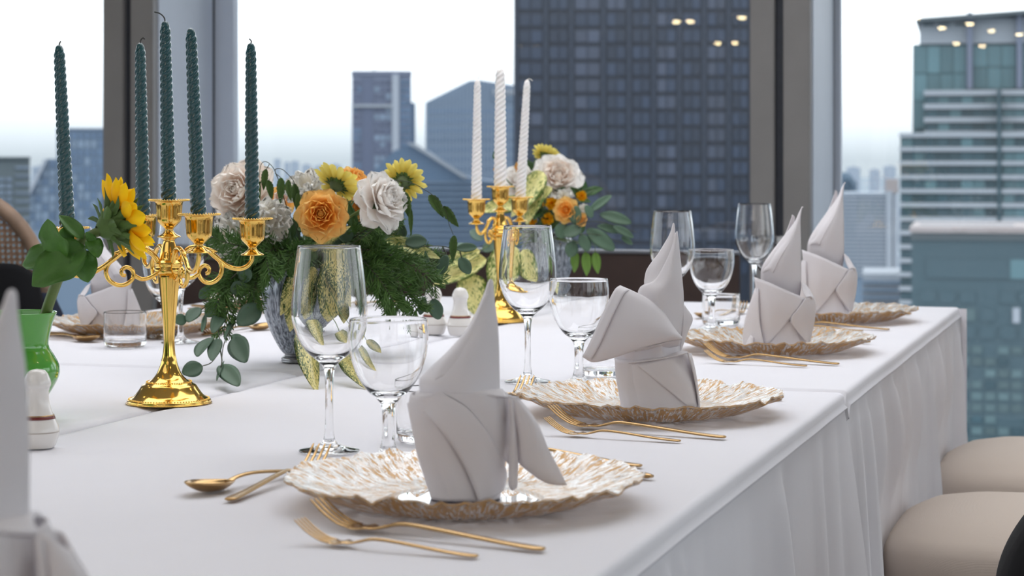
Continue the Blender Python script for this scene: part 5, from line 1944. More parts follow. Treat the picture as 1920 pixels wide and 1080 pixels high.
class Spray:
    """A stem standing in a vase: everything is placed relative to its foot."""
    def __init__(self, name, label, cat, foot, group=None):
        self.foot = Vector(foot)
        self.root = thing(name, label, cat, foot, 0, group)

    def stem(self, pts, r=0.0012, mat='stem', n=6, name='stem', taper=0.6):
        path = spline([Vector(p) - self.foot for p in pts], n)
        m = len(path)
        return obj(name, mesh(name, *tube(path, [r * (1 - (1 - taper) * i / m) for i in range(m)], 6)), M[mat], self.root)

    def leaf(self, base, tip, width, shape, mat, normal=None, name='leaf'):
        """base, tip world points; width in metres"""
        d = tip - base
        L = d.length
        nrm = normal if normal is not None else vdir(random.uniform(-0.35, 0.35), random.uniform(0.1, 0.6), 1.0)
        mt_ = frame(d, nrm, base - self.foot) @ Matrix.Diagonal((width, L, min(L, width * 2.2), 1))
        return obj(name, leafmesh(shape, mat), None, self.root, mtx=mt_)

    def pleaf(self, b, t, w, Z, shape, mat, dz=0.0, normal=None, name='leaf'):
        return self.leaf(at(b[0], b[1], Z), at(t[0], t[1], Z - dz), w * Z / F, shape, mat, normal, name)


# -- petals
def unit_petal(name, frill=0.0, cup=0.35, lip=0.25, nu=8, nv=8, strap=False, seed=0):
    """petal of height 1 standing on +z, its hollow side facing -y"""
    verts, faces = [], []
    for j in range(nv + 1):
        v = j / nv
        if strap:
            w = 0.5 * (0.45 + 0.55 * math.sin(PI * min(1, v * 0.62 + 0.1))) * (1.0 if v < 0.78 else math.sqrt(max(0.03, 1 - ((v - 0.78) / 0.225) ** 2)))
        else:
            w = 0.5 * (0.30 + 0.70 * math.sin(PI * 0.5 * min(1.0, v * 1.7)) ** 0.8) * (1.0 if v < 0.5 else max(0.05, 1 - ((v - 0.5) / 0.5) ** 3.2) ** 0.45)
        for i in range(nu + 1):
            u = -1 + 2 * i / nu
            fr = frill * v ** 3
            y = -cup * u * u * w + 0.22 * math.sin(PI * v * 0.9) + lip * v ** 4 + fr * math.sin(i * 2.6 + seed) * 0.55
            z = v - (0.0 if strap else 0.06 * u * u * v) + fr * 0.5 * math.sin(i * 3.9 + 1 + seed)
            if not strap and not frill:
                z += 0.04 * math.sin(u * 5 + seed) * v * v
                y += 0.06 * math.sin(u * 4 + 2 * seed) * v * v
            verts.append((u * w, y, z))
    for j in range(nv):
        for i in range(nu):
            faces.append((j * (nu + 1) + i, j * (nu + 1) + i + 1, (j + 1) * (nu + 1) + i + 1, (j + 1) * (nu + 1) + i))
    return verts, faces


PETAL = {}


def petalmesh(kind, mat, var):
    key = (kind, mat, var)
    if key not in PETAL:
        if kind == 'rose':
            vf = unit_petal('p', 0.0, 0.42, 0.16, seed=var * 1.7)
        elif kind == 'rose_open':
            vf = unit_petal('p', 0.07, 0.26, 0.32, 10, 8, seed=var * 2.1)
        elif kind == 'frill':
            vf = unit_petal('p', 0.15, 0.3, 0.12, 14, 7, seed=var * 1.3)
        elif kind == 'ray':
            vf = unit_petal('p', 0.0, 0.25, 0.12, 4, 10, strap=True)
            vf = ([(x * (1 if z < 0.6 else max(0.1, 1 - ((z - 0.6) / 0.42) ** 1.6)), y, z) for x, y, z in vf[0]], vf[1])
        else:
            vf = unit_petal('p', 0.0, 0.25, 0.05, 4, 9, strap=True)
        me = mesh('petal', *vf)
        me.materials.append(M[mat])
        PETAL[key] = me
    return PETAL[key]


def ring(sp, H, n, r, z, h, w, tilt, kind, mat, rnd, jit=0.12, a0=0.0, name='petal'):
    for k in range(n):
        a = a0 + 2 * PI * (k + rnd.uniform(-jit, jit)) / n
        tl = tilt * (1 + rnd.uniform(-jit, jit))
        s = 1 + rnd.uniform(-0.08, 0.08)
        m = H @ Matrix.Rotation(a, 4, 'Z') @ Matrix.Translation((0, r, z)) @ Matrix.Rotation(-tl, 4, 'X') @ Matrix.Diagonal((w * s, h * s, h * s, 1))
        obj(name, petalmesh(kind, mat, k % 3), None, sp.root, mtx=m)


def stem_to(sp, center, n, r=0.002, mat='stem'):
    mid = center - n * 0.05
    pts = [sp.foot, sp.foot.lerp(mid, 0.5) + Vector((0, 0, 0.012)), center - n * 0.030, center - n * 0.004]
    sp.stem(pts, r, mat, taper=0.9)


def rose(label, foot, center, n, R, m_out, m_in, seed, group, cat='flower', name='garden_rose'):
    sp = Spray(name, label, cat, foot, group)
    rnd = random.Random(seed)
    n = n.normalized()
    H = axis_frame(n, center - sp.foot)
    D = math.radians
    rings = ((8, .14, -.36, .96, 1.00, 66, 'rose_open'), (8, .14, -.28, .90, .92, 54, 'rose_open'), (8, .13, -.20, .82, .78, 42, 'rose'), (7, .12, -.14, .74, .64, 31, 'rose'),
             (7, .10, -.09, .66, .52, 21, 'rose'), (6, .08, -.05, .58, .42, 12, 'rose'), (5, .05, -.02, .52, .32, 4, 'rose'), (4, .025, 0.0, .46, .24, -3, 'rose'))
    if R < 0.030:
        rings = rings[0::2] + rings[-1:]
    for k, (cnt, r, z, h, w, tl, kind) in enumerate(rings):
        ring(sp, H, cnt, r * R, z * R, h * R, w * R, D(tl), kind, m_out if k < (len(rings) + 1) // 3 else m_in, rnd, 0.2, a0=k * 0.55)
    obj('rose_heart', mesh('rose_heart', *lathe(smooth_profile([(0.02 * R, -0.2 * R), (0.10 * R, 0.0), (0.12 * R, 0.2 * R), (0.07 * R, 0.34 * R), (0.001 * R, 0.36 * R)], 3), 16)), M[m_in], sp.root, mtx=H)
    stem_to(sp, center - n * 0.25 * R, n)
    for k in range(4):
        a = k * PI / 2 + 0.4
        m = H @ Matrix.Rotation(a, 4, 'Z') @ Matrix.Translation((0, 0.12 * R, -0.36 * R)) @ Matrix.Rotation(D(30), 4, 'X') @ Matrix.Diagonal((0.28 * R, 0.75 * R, 0.5 * R, 1))
        obj('sepal', leafmesh('lance', 'rose_leaf'), None, sp.root, mtx=m)
    return sp


def carnation(label, foot, center, n, R, mat, seed, group, dense=1.0, name='carnation', cat='flower'):
    sp = Spray(name, label, cat, foot, group)
    rnd = random.Random(seed)
    n = n.normalized()
    H = axis_frame(n, center - sp.foot)
    D = math.radians
    q = dense
    for k, (cnt, h, w, tl) in enumerate(((int(11 * q), .98, .66, 92), (int(10 * q), .99, .62, 74), (int(9 * q), .97, .56, 57), (int(8 * q), .94, .50, 40), (int(6 * q), .90, .44, 24), (int(4 * q), .86, .40, 9))):
        ring(sp, H, max(3, cnt), 0.05 * R, -0.28 * R, h * R, w * R, D(tl), 'frill', mat, rnd, 0.2, a0=k * 0.7)
    obj('calyx', mesh('calyx', *lathe(smooth_profile([(0.0002, -0.9 * R), (0.14 * R, -0.85 * R), (0.2 * R, -0.5 * R), (0.24 * R, -0.15 * R)], 3), 14)), M['stem'], sp.root, mtx=H)
    stem_to(sp, center - n * 0.6 * R, n, 0.0016)
    return sp


def gerbera(label, foot, center, n, R, mat, seed, group):
    sp = Spray('gerbera', label, 'flower', foot, group)
    rnd = random.Random(seed)
    n = n.normalized()
    H = axis_frame(n, center - sp.foot)
    D = math.radians
    ring(sp, H, 17, 0.14 * R, 0, 0.90 * R, 0.27 * R, D(80), 'strap', mat, rnd, 0.08)
    ring(sp, H, 15, 0.12 * R, 0.03 * R, 0.78 * R, 0.25 * R, D(70), 'strap', mat, rnd, 0.08, a0=0.2)
    ring(sp, H, 12, 0.10 * R, 0.05 * R, 0.42 * R, 0.16 * R, D(55), 'strap', mat, rnd, 0.08, a0=0.1)
    obj('flower_disc', mesh('flower_disc', *lathe(smooth_profile([(0.26 * R, 0.02 * R), (0.22 * R, 0.10 * R), (0.1 * R, 0.14 * R), (0.0002, 0.13 * R)], 3), 20)), M['p_button'], sp.root, mtx=H)
    obj('calyx', mesh('calyx', *lathe(smooth_profile([(0.06 * R, -0.36 * R), (0.18 * R, -0.30 * R), (0.27 * R, -0.16 * R), (0.34 * R, -0.01 * R), (0.20 * R, 0.03 * R)], 3), 20)), M['calyx'], sp.root, mtx=H)
    for k in range(20):
        a = 2 * PI * k / 20
        m = H @ Matrix.Rotation(a, 4, 'Z') @ Matrix.Translation((0, 0.27 * R, -0.17 * R)) @ Matrix.Rotation(D(22 + 12 * (k % 2)), 4, 'X') @ Matrix.Diagonal((0.12 * R, (0.34 + 0.1 * (k % 2)) * R, 0.2 * R, 1))
        obj('bract', leafmesh('lance', 'sepal'), None, sp.root, mtx=m)
    stem_to(sp, center - n * 0.34 * R, n, 0.0026)
    return sp


random.seed(11)
F1 = V1 + Vector((0, 0, 0.138))       # mouth of the large vase
F2 = V2 + Vector((0, 0, 0.138))
R1 = 1.0 / F


def rr(px, Z):
    return px * Z / F


GR1 = 'flowers of the large arrangement'
rose('large blush-white garden rose at the left of the big arrangement, behind a green candle', F1, at(448, 358, 3.12), vdir(-0.35, 0.25, 0.9), rr(61, 3.12), 'p_blush', 'p_blush', 1, GR1)
rose('orange garden rose facing forward in the middle of the big arrangement', F1, at(603, 402, 2.99), vdir(0.02, 0.12, 1.0), rr(46, 2.99), 'p_peach', 'p_orange', 2, GR1)
rose('white rose in profile tilting right, between the two yellow gerberas', F1, at(722, 374, 3.00), vdir(0.74, 0.30, 0.55), rr(54, 3.00), 'p_pinkwhite', 'p_pinkwhite', 3, GR1)
rose('peach-orange rose half hidden behind the left gerbera', F1, at(668, 337, 3.24), vdir(0.5, 0.5, 0.4), rr(32, 3.24), 'p_peach', 'p_peach', 4, GR1)
rose('small peach rose low between gerbera and white rose', F1, at(676, 384, 3.20), vdir(0.2, -0.1, 0.9), rr(28, 3.2), 'p_peach', 'p_peach', 5, GR1)
rose('white rose low at the right of the big arrangement, under the tilted one', F1, at(722, 428, 3.16), vdir(0.6, 0.1, 0.5), rr(34, 3.16), 'p_white', 'p_white', 6, GR1)
rose('cream-peach rose peeping between the sea oats', F1, at(527, 372, 3.26), vdir(0.0, 0.3, 0.9), rr(26, 3.26), 'p_peach', 'p_blush', 7, GR1)
carnation('white carnation right of the outer green candle cup', F1, at(504, 412, 3.03), vdir(0.15, 0.05, 1.0), rr(43, 3.03), 'p_white', 8, GR1)
carnation('white carnation lowest at the left, behind the conifer twigs', F1, at(428, 442, 3.10), vdir(-0.5, 0.1, 0.8), rr(44, 3.10), 'p_white', 9, GR1)
carnation('white carnation at the top, left of the left gerbera', F1, at(574, 348, 3.22), vdir(-0.1, 0.6, 0.6), rr(41, 3.22), 'p_white', 10, GR1)
gerbera('yellow gerbera turned upward and away at the top of the big arrangement', F1, at(634, 343, 3.10), vdir(0.42, 0.72, -0.50), rr(50, 3.10), 'p_yellow', 11, GR1)
gerbera('yellow gerbera seen from behind, rising at the right against the window', F1, at(757, 339, 3.16), vdir(0.30, 0.28, -0.88), rr(42, 3.16), 'p_yellow', 12, GR1)
carnation('orange bud under the left gerbera', F1, at(613, 362, 3.14), vdir(-0.1, 0.9, 0.3), rr(15, 3.14), 'p_button', 13, GR1, 0.6, 'flower_bud')

GR2 = 'flowers of the far arrangement'
rose('large blush-white rose of the far arrangement', F2, at(1046, 331, 4.44), vdir(0.10, 0.45, 0.85), rr(45, 4.44), 'p_pinkwhite', 'p_blush', 21, GR2)
rose('white rose behind the right white candle', F2, at(972, 338, 4.50), vdir(-0.2, 0.5, 0.8), rr(34, 4.5), 'p_pinkwhite', 'p_pinkwhite', 22, GR2)
rose('orange rose of the far arrangement', F2, at(1061, 394, 4.34), vdir(-0.1, 0.1, 0.95), rr(23, 4.34), 'p_peach', 'p_orange', 23, GR2)
rose('small peach rosebud at the lower right of the far arrangement', F2, at(1089, 412, 4.34), vdir(0.3, -0.1, 0.9), rr(13, 4.34), 'p_peach', 'p_peach', 24, GR2)
gerbera('small yellow gerbera at the top of the far arrangement', F2, at(1024, 291, 4.52), vdir(0.25, 0.6, -0.55), rr(27, 4.52), 'p_yellow', 25, GR2)
for k, (px, py, r_, lab) in enumerate(((935, 316, 10, 'yellow button flower between the middle and right white candles'), (974, 313, 10, 'peach button flower right of the right white candle'),
                                       (1013, 383, 7, 'smallest yellow button flower in the dark centre of the far arrangement'), (1035, 381, 12, 'yellow button flower left of the far orange rose'),
                                       (1027, 410, 12, 'yellow button flower lowest in the far arrangement'), (1091, 367, 10, 'yellow button flower under the far blush rose, at the right'),
                                       (998, 414, 9, 'dark yellow button flower beside the right candle cup'))):
    carnation(lab, F2, at(px, py, 4.40), vdir(0.05 * k - 0.1, 0.25, 0.95), rr(r_, 4.4), 'p_peach' if k == 1 else 'p_button', 30 + k, 'button flowers of the far arrangement', 0.7, 'button_flower')
carnation('tiny white filler blossom beneath the far blush rose', F2, at(1057, 366, 4.38), vdir(0, 0.2, 1), rr(13, 4.38), 'p_white', 41, GR2, 0.7, 'filler_blossom')
carnation('tiny white filler blossom right of the far orange rose', F2, at(1095, 391, 4.38), vdir(0.2, 0.2, 1), rr(10, 4.38), 'p_white', 42, GR2, 0.7, 'filler_blossom')


# -- eucalyptus, sea oats, gold-dust leaves
def hang(Z, y, y0, k):
    """sprays that hang low also swing forward, so that they rest in front of the vase"""
    return Z - max(0.0, y - y0) * k


def eucalyptus(label, foot, Z, stems, leaves, mat='euc', group='eucalyptus sprays', y0=9999, k=0.0):
    sp = Spray('eucalyptus_spray', label, 'foliage', foot, group)
    for s in stems:
        pts = ([sp.foot] if s[0] == 'f' else []) + [at(a, b, hang(Z, b, y0, k)) for a, b in s[1:]]
        sp.stem(pts, 0.0011, 'dark_stem')
    for b, t, w in leaves:
        zb = hang(Z, b[1], y0, k)
        sp.pleaf(b, t, w, zb + random.uniform(-0.010, 0.010), 'round', mat, max(0.0, zb - hang(Z, t[1], y0, k)) + random.uniform(-0.004, 0.008))
    return sp


e1 = eucalyptus('drooping eucalyptus spray of round leaves hanging left of the grey vase', F1, 3.02,
           [('f', (520, 500), (480, 535), (462, 572), (440, 602), (420, 645), (415, 684)), ('f', (500, 470), (425, 535), (409, 600), (412, 650), (398, 678), (378, 687)), ('x', (412, 650), (416, 675), (414, 688)), ('f', (480, 490), (410, 545), (385, 575), (352, 596))],
           [((350, 597), (327, 602), 23), ((374, 577), (352, 602), 28), ((416, 568), (385, 592), 30), ((487, 573), (447, 607), 40), ((442, 592), (421, 635), 11), ((420, 578), (399, 622), 26), ((395, 633), (370, 665), 33),
            ((409, 635), (397, 673), 27), ((439, 633), (459, 675), 42), ((437, 627), (453, 641), 18), ((379, 686), (343, 699), 32), ((413, 685), (446, 720), 37), ((420, 677), (406, 713), 11), ((394, 538), (374, 560), 20),
            ((440, 528), (454, 553), 32), ((385, 590), (379, 622), 10), ((465, 500), (455, 530), 30), ((478, 545), (468, 575), 14)], y0=590, k=0.0019)
e2 = eucalyptus('eucalyptus spray reaching right over the shakers', F1, 3.08,
           [('f', (680, 470), (740, 462), (790, 462), (830, 462), (862, 470)), ('f', (690, 480), (760, 510), (798, 545), (813, 564)), ('x', (830, 462), (838, 480)), ('x', (862, 470), (866, 484))],
           [((760, 455), (800, 452), 30), ((838, 478), (823, 517), 23), ((862, 483), (881, 513), 24), ((856, 466), (894, 463), 19), ((797, 470), (804, 504), 8), ((812, 560), (823, 599), 28), ((797, 558), (787, 590), 18),
            ((700, 497), (712, 533), 20), ((655, 453), (645, 430), 27), ((672, 457), (713, 423), 36), ((735, 430), (742, 405), 20), ((712, 452), (722, 480), 22)])
e2b = eucalyptus('short eucalyptus sprig tucked among the roses', F1, 3.12, [('f', (640, 450), (700, 430), (745, 425))], [((690, 440), (700, 410), 22), ((640, 470), (622, 452), 26), ((600, 470), (575, 458), 24), ((742, 428), (757, 400), 12), ((560, 450), (548, 425), 20)])
e3 = eucalyptus('grey-green eucalyptus spray fanning right from the far arrangement', F2, 4.34,
           [('f', (1075, 425), (1110, 415), (1150, 422), (1195, 436)), ('f', (1080, 430), (1105, 400)), ('f', (1075, 440), (1120, 440), (1165, 455))],
           [((1104, 397), (1146, 366), 17), ((1125, 402), (1184, 417), 25), ((1120, 424), (1167, 434), 18), ((1150, 424), (1188, 445), 16), ((1100, 430), (1152, 468), 30), ((1078, 421), (1080, 386), 24), ((1090, 428), (1056, 440), 26), ((1060, 420), (1048, 446), 30), ((1088, 440), (1104, 470), 26),
            ((1075, 452), (1068, 482), 26), ((1165, 444), (1186, 458), 12), ((1110, 408), (1098, 385), 18)])
e4 = eucalyptus('pale eucalyptus sprig hanging between the two arrangements', F2, 4.22, [('f', (985, 440), (930, 455), (870, 470), (840, 480))],
                [((905, 450), (882, 432), 22), ((880, 462), (845, 468), 20), ((930, 455), (905, 470), 22)], 'euc_pale')


def sea_oats(label, Z, stems, spikes):
    sp = Spray('sea_oat_stalk', label, 'foliage', F1, 'drooping sea oats')
    for s in stems:
        pts = ([sp.foot] if s[0] == 'f' else []) + [at(a, b, Z) for a, b in s[1:]]
        sp.stem(pts, 0.0007, 'dark_stem')
    for b, t, w in spikes:
        sp.pleaf(b, t, w, Z + random.uniform(-0.01, 0.01), 'oat', 'oat', 0.004, vdir(random.uniform(-0.3, 0.3), 0.1, 1), 'spikelet')


sea_oats('drooping sea oats arching at the left, behind the outer green candle', 3.04,
         [('f', (560, 440), (540, 395), (522, 337), (511, 313), (498, 303), (489, 310), (485, 340)), ('x', (520, 332), (516, 318), (530, 318), (548, 336), (553, 346)), ('x', (505, 308), (499, 318)), ('x', (516, 325), (527, 333))],
         [((499, 317), (494, 357), 14), ((502, 338), (510, 375), 15), ((487, 344), (485, 388), 12), ((527, 333), (526, 382), 17), ((541, 337), (546, 378), 14), ((552, 344), (558, 398), 17), ((558, 362), (562, 424), 15)])
sea_oats('sea oats trailing to the right beyond the second gerbera', 3.02,
         [('f', (700, 430), (705, 370), (722, 344), (742, 338), (772, 343), (800, 358), (818, 372), (836, 396), (842, 420), (850, 440)), ('x', (772, 343), (762, 352), (757, 362)), ('x', (757, 362), (768, 394))],
         [((755, 358), (769, 411), 20), ((770, 390), (771, 441), 10), ((804, 366), (832, 408), 21), ((830, 387), (860, 426), 20), ((852, 441), (849, 492), 17)])


def gold_dust(label, foot, Z, leaves, mat, group='gold-dust leaf branches', cat='foliage'):
    sp = Spray('variegated_branch', label, cat, foot, group)
    for b, t, w, dz in leaves:
        a = at(b[0], b[1], Z)
        mid = sp.foot.lerp(a, 0.55) + Vector((0, 0, 0.02))
        sp.stem([sp.foot, mid, a], 0.0014, 'stem')
        sp.leaf(a, at(t[0], t[1], Z - dz), w * Z / F, 'aucuba', mat, vdir(random.uniform(-0.25, 0.25), 0.35, 1))


gold_dust('dark gold-dust leaves hanging before the grey vase, behind the wine glass', F1, 3.06,
          [((628, 462), (668, 565), 76, 0.05), ((642, 475), (612, 614), 82, 0.06), ((578, 496), (528, 584), 46, 0.04), ((566, 520), (545, 616), 54, 0.03), ((590, 466), (652, 424), 26, 0.02), ((650, 560), (658, 630), 34, 0.05)], 'speck')
gold_dust('gold-dust leaves drooping to the tablecloth below the grey vase', F1, 2.90,
          [((574, 618), (588, 722), 48, 0.12), ((646, 668), (684, 722), 36, 0.12), ((672, 640), (712, 676), 27, 0.0)], 'speck')
gold_dust('pale speckled leaf pointing right above the shakers', F1, 3.10, [((720, 448), (826, 482), 30, 0.0), ((735, 462), (800, 478), 22, 0.0)], 'speck_pale')
gold_dust('pale variegated leaves low behind the white shakers', F2, 4.16, [((912, 486), (812, 530), 46, 0.02), ((876, 516), (898, 590), 60, 0.03), ((952, 460), (928, 560), 58, 0.03), ((975, 468), (1012, 548), 52, 0.03), ((900, 470), (820, 500), 30, 0.02)], 'speck_pale')
gold_dust('pale yellow-green variegated leaves between the right white candle and blush rose', F2, 4.36, [((1018, 322), (962, 402), 44, 0.04), ((1035, 352), (975, 395), 26, 0.02), ((985, 382), (898, 392), 34, 0.02), ((1012, 350), (985, 415), 40, 0.03)], 'speck_pale')

sp = Spray('fresh_leaf_sprig', 'bright green leaves hanging at the lower right of the far arrangement', 'foliage', F2, 'leafy sprigs')
for b, t, w in (((1076, 470), (1078, 512), 18), ((1097, 472), (1101, 518), 20), ((1116, 472), (1121, 514), 18)):
    sp.stem([sp.foot, at(b[0] - 8, b[1] - 14, 4.36), at(b[0], b[1], 4.36)], 0.001)
    sp.pleaf(b, t, w, 4.36, 'ovate', 'fresh_leaf')
sp = Spray('fresh_leaf_sprig', 'dark green leaves rising at the top of the far arrangement', 'foliage', F2, 'leafy sprigs')
for b, t, w in (((935, 302), (944, 271), 14), ((930, 300), (926, 284), 10), ((930, 345), (945, 322), 22), ((1000, 322), (985, 300), 22), ((1010, 318), (1004, 298), 20), ((1090, 358), (1089, 335), 16), ((1098, 362), (1090, 330), 12), ((1080, 372), (1100, 350), 20)):
    sp.stem([sp.foot, at((b[0] + 1030) / 2, 400, 4.5), at(b[0], b[1], 4.52)], 0.001)
    sp.pleaf(b, t, w, 4.52, 'ovate', 'rose_leaf')


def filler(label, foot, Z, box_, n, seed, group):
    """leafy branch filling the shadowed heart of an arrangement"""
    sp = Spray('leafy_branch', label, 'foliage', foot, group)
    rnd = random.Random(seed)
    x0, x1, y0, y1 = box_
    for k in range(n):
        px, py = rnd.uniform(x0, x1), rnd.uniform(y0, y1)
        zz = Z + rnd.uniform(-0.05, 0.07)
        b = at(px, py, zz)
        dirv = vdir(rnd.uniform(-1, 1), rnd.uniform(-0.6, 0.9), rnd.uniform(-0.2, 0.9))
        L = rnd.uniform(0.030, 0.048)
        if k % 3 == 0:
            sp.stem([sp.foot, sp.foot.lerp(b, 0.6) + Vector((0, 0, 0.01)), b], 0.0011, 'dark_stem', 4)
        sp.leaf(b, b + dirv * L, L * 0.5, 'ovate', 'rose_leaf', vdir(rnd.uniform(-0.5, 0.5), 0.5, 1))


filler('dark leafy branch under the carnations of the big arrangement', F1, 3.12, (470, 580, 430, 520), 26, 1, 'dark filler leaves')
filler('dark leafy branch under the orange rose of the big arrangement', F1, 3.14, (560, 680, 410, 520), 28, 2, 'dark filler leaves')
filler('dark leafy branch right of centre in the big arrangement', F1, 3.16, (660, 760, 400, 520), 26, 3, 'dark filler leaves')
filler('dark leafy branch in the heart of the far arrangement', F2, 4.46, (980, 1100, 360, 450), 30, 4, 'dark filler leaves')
sp = Spray('fresh_leaf_sprig', 'long dark leaves standing between orange rose and white rose', 'foliage', F1, 'leafy sprigs')
for b, t, w in (((668, 440), (650, 372), 22), ((640, 420), (640, 366), 16), ((735, 420), (725, 395), 18), ((712, 430), (742, 412), 22), ((548, 450), (556, 392), 14)):
    sp.stem([sp.foot, at(b[0], b[1] + 20, 3.08), at(b[0], b[1], 3.08)], 0.001)
    sp.pleaf(b, t, w, 3.08, 'lance', 'rose_leaf')


# -- conifer fronds: fine branchlets, too small to pick apart
def conifer(label, foot, Z, axis_px, blen, seed, dens=1.0):
    sp = Spray('conifer_frond', label, 'foliage', foot, 'conifer fronds')
    rnd = random.Random(seed)
    pts = [sp.foot] + [at(a, b, Z + c) for a, b, c in axis_px]
    sp.stem(pts, 0.0013, 'dark_stem')
    path = spline([p_ - sp.foot for p_ in pts[1:]], 7)
    mb = MB()
    m = len(path)
    for i in range(1, m - 1):
        t = (path[i + 1] - path[i - 1]).normalized()
        q = i / m
        for s in (-1, 1):
            for rep in range(2 if rnd.random() < 0.25 * dens else 1):
                side = t.cross(vdir(rnd.uniform(-0.6, 0.6), rnd.uniform(-0.6, 0.6), 1)).normalized() * s
                d = (t * rnd.uniform(0.6, 1.1) + side * rnd.uniform(0.6, 1.1)).normalized()
                L = blen * Z / F * (1.1 - 0.6 * q) * rnd.uniform(0.55, 1.15)
                a = path[i]
                seg_pts = [a, a + d * L * 0.5 + Vector((0, 0, 0.001)), a + d * L + Vector((0, 0, -0.10 * L))]
                mb.add(tube(seg_pts, [0.0011, 0.0010, 0.0006], 4))
                for k in range(4):
                    f_ = 0.18 + 0.22 * k
                    bpt = a.lerp(seg_pts[2], f_)
                    for s2 in (-1, 1):
                        sd = d.cross(vdir(rnd.uniform(-0.7, 0.7), rnd.uniform(-0.5, 0.5), 1)).normalized() * s2
                        d2 = (d * 1.0 + sd * rnd.uniform(0.35, 0.7)).normalized()
                        l2 = L * 0.42 * (1.2 - 0.7 * f_) * rnd.uniform(0.7, 1.3)
                        mb.add(tube([bpt, bpt + d2 * l2 * 1.25], [0.0010, 0.0006], 3))
    o = obj('needles', mb.mesh('needles', False), M['conifer'], sp.root)
    tag(o, None, None, None, 'stuff')


conifer('conifer frond reaching left beneath the low carnation', F1, 3.02, [(520, 470, 0.02), (470, 465, 0.0), (425, 455, -0.03), (398, 445, -0.05)], 52, 1)
conifer('conifer frond drooping left behind the outer candle cup', F1, 3.04, [(510, 480, 0.03), (460, 500, 0.0), (425, 535, -0.03), (405, 575, -0.05)], 56, 2)
conifer('conifer frond hanging straight down at the left, among eucalyptus', F1, 3.05, [(490, 480, 0.03), (450, 520, -0.02), (430, 570, -0.05), (418, 628, -0.06)], 46, 3)
conifer('conifer frond hanging over the left shoulder of the grey vase', F1, 3.08, [(520, 475, 0.0), (490, 500, -0.04), (478, 535, -0.06), (474, 572, -0.07)], 46, 4)
conifer('conifer frond in the left heart of the arrangement', F1, 3.08, [(550, 480, 0.0), (520, 465, -0.04), (500, 480, -0.07), (508, 520, -0.09)], 50, 5)
conifer('conifer frond reaching far right over the shakers', F1, 3.06, [(660, 470, 0.02), (720, 475, 0.0), (775, 500, -0.02), (822, 540, -0.04)], 58, 6)
conifer('conifer frond curving down right beside the wine glass', F1, 3.08, [(670, 475, 0.0), (715, 500, -0.03), (755, 545, -0.05), (785, 585, -0.06)], 56, 7)
conifer('conifer frond falling just right of the wine glass', F1, 3.08, [(660, 480, 0.0), (700, 510, -0.04), (728, 548, -0.06), (745, 580, -0.07)], 50, 8)
conifer('conifer frond rising right between the roses', F1, 3.10, [(640, 460, 0.0), (680, 435, -0.03), (715, 412, -0.05), (738, 398, -0.05)], 44, 9, 0.6)
conifer('conifer frond low right, spreading flat above the cloth', F1, 3.12, [(680, 480, 0.02), (740, 470, 0.02), (790, 480, 0.02), (830, 495, 0.02)], 48, 10)
conifer('conifer frond in the middle below the orange rose', F1, 3.10, [(575, 490, 0.0), (560, 470, -0.05), (545, 480, -0.08), (535, 510, -0.09)], 46, 11)

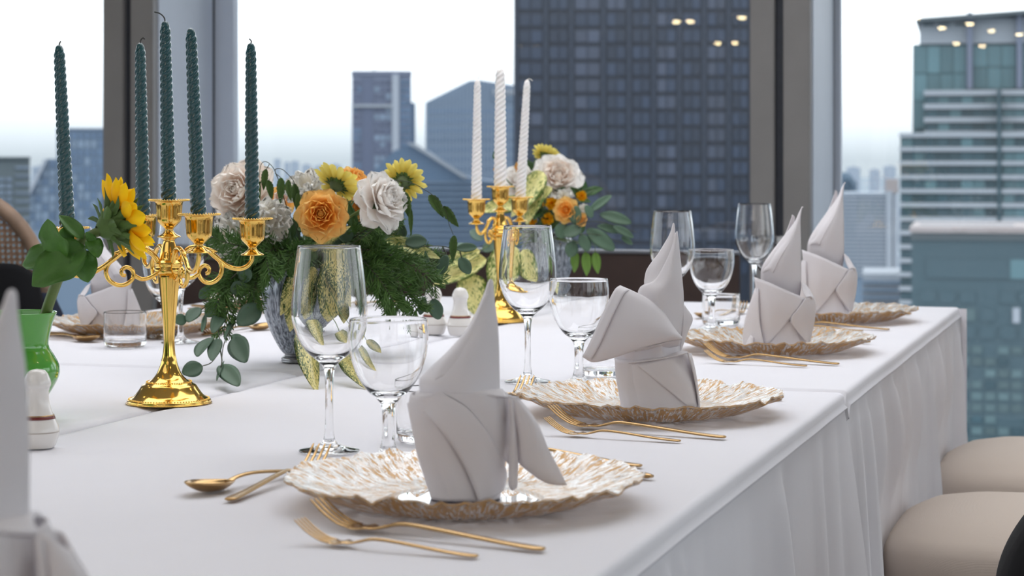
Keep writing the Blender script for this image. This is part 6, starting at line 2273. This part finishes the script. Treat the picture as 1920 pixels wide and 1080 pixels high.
# ---------------------------------------------------------------- sunflower in the green vase
FS = GV + Vector((0.0, 0.0, 0.015))
sf = Spray('sunflower', 'bright sunflower seen from behind with broad green leaves, in the green vase', 'flower', FS)
ZS = 2.40
hc = at(222, 418, ZS)
nS = vdir(0.80, 0.34, -0.48)
sf.stem([FS, at(56, 700, 2.455), at(82, 600, 2.445), at(106, 530, 2.42), at(132, 474, ZS), at(160, 448, ZS), hc - nS * 0.020], 0.0066, 'stem', 6, 'stem', 0.85)
H = axis_frame(nS, hc - sf.foot)
RSF = 0.036
rnd = random.Random(5)
obj('flower_back', mesh('flower_back', *lathe(smooth_profile([(0.006, -0.026), (0.012, -0.020), (0.019, -0.010), (0.0235, -0.001), (0.0215, 0.004), (0.012, 0.006), (0.0003, 0.0055)], 4), 28)), M['sepal'], sf.root, mtx=H)
obj('seed_disc', mesh('seed_disc', *lathe(smooth_profile([(0.0205, 0.0042), (0.016, 0.008), (0.008, 0.0075), (0.0003, 0.0065)], 4), 28)), M['dark_stem'], sf.root, mtx=H)
ring(sf, H, 17, 0.0200, 0.001, 0.036, 0.0200, math.radians(66), 'ray', 'p_sun', rnd, 0.2)
ring(sf, H, 13, 0.0190, 0.003, 0.032, 0.0190, math.radians(50), 'ray', 'p_sun', rnd, 0.25, a0=0.3)
for row, (cnt, r_, z_, ln, wd, ang) in enumerate(((15, 0.0220, -0.003, 0.029, 0.0125, 58), (13, 0.0185, -0.010, 0.027, 0.0130, 34), (10, 0.0120, -0.018, 0.024, 0.0120, 12))):
    for k in range(cnt):
        a = 2 * PI * (k + 0.5 * row + rnd.uniform(-0.2, 0.2)) / cnt
        m = H @ Matrix.Rotation(a, 4, 'Z') @ Matrix.Translation((0, r_, z_)) @ Matrix.Rotation(math.radians(ang + rnd.uniform(-14, 14)), 4, 'X') @ Matrix.Rotation(rnd.uniform(-0.4, 0.4), 4, 'Y') @ Matrix.Diagonal((wd, ln, ln, 1))
        obj('sepal', leafmesh('ovate', 'sepal'), None, sf.root, mtx=m)
LV = [((160, 462), (58, 532), 78, vdir(0.0, 0.42, 1.0), 'broad', 0.02), ((150, 470), (166, 528), 52, vdir(0.35, 0.3, 0.9), 'broad', 0.01), ((126, 470), (36, 494), 56, vdir(-0.2, 0.4, 0.9), 'broad', -0.02),
      ((116, 482), (86, 416), 58, vdir(-0.35, 0.1, 0.95), 'broad', 0.03), ((122, 470), (122, 425), 36, vdir(0.5, 0.1, 0.9), 'broad', 0.0), ((156, 448), (110, 400), 30, vdir(0.2, 0.5, 0.9), 'ovate', -0.01),
      ((178, 456), (162, 436), 18, vdir(0, 0.2, 1), 'broad', 0.01), ((172, 448), (184, 480), 34, vdir(0.3, 0.3, 0.9), 'broad', 0.02)]
for b, t, w, nr, shp, dz in LV:
    sf.leaf(at(b[0], b[1], ZS - 0.01), at(t[0], t[1], ZS - 0.01 - dz), w * ZS / F, shp, 'sun_leaf', nr)
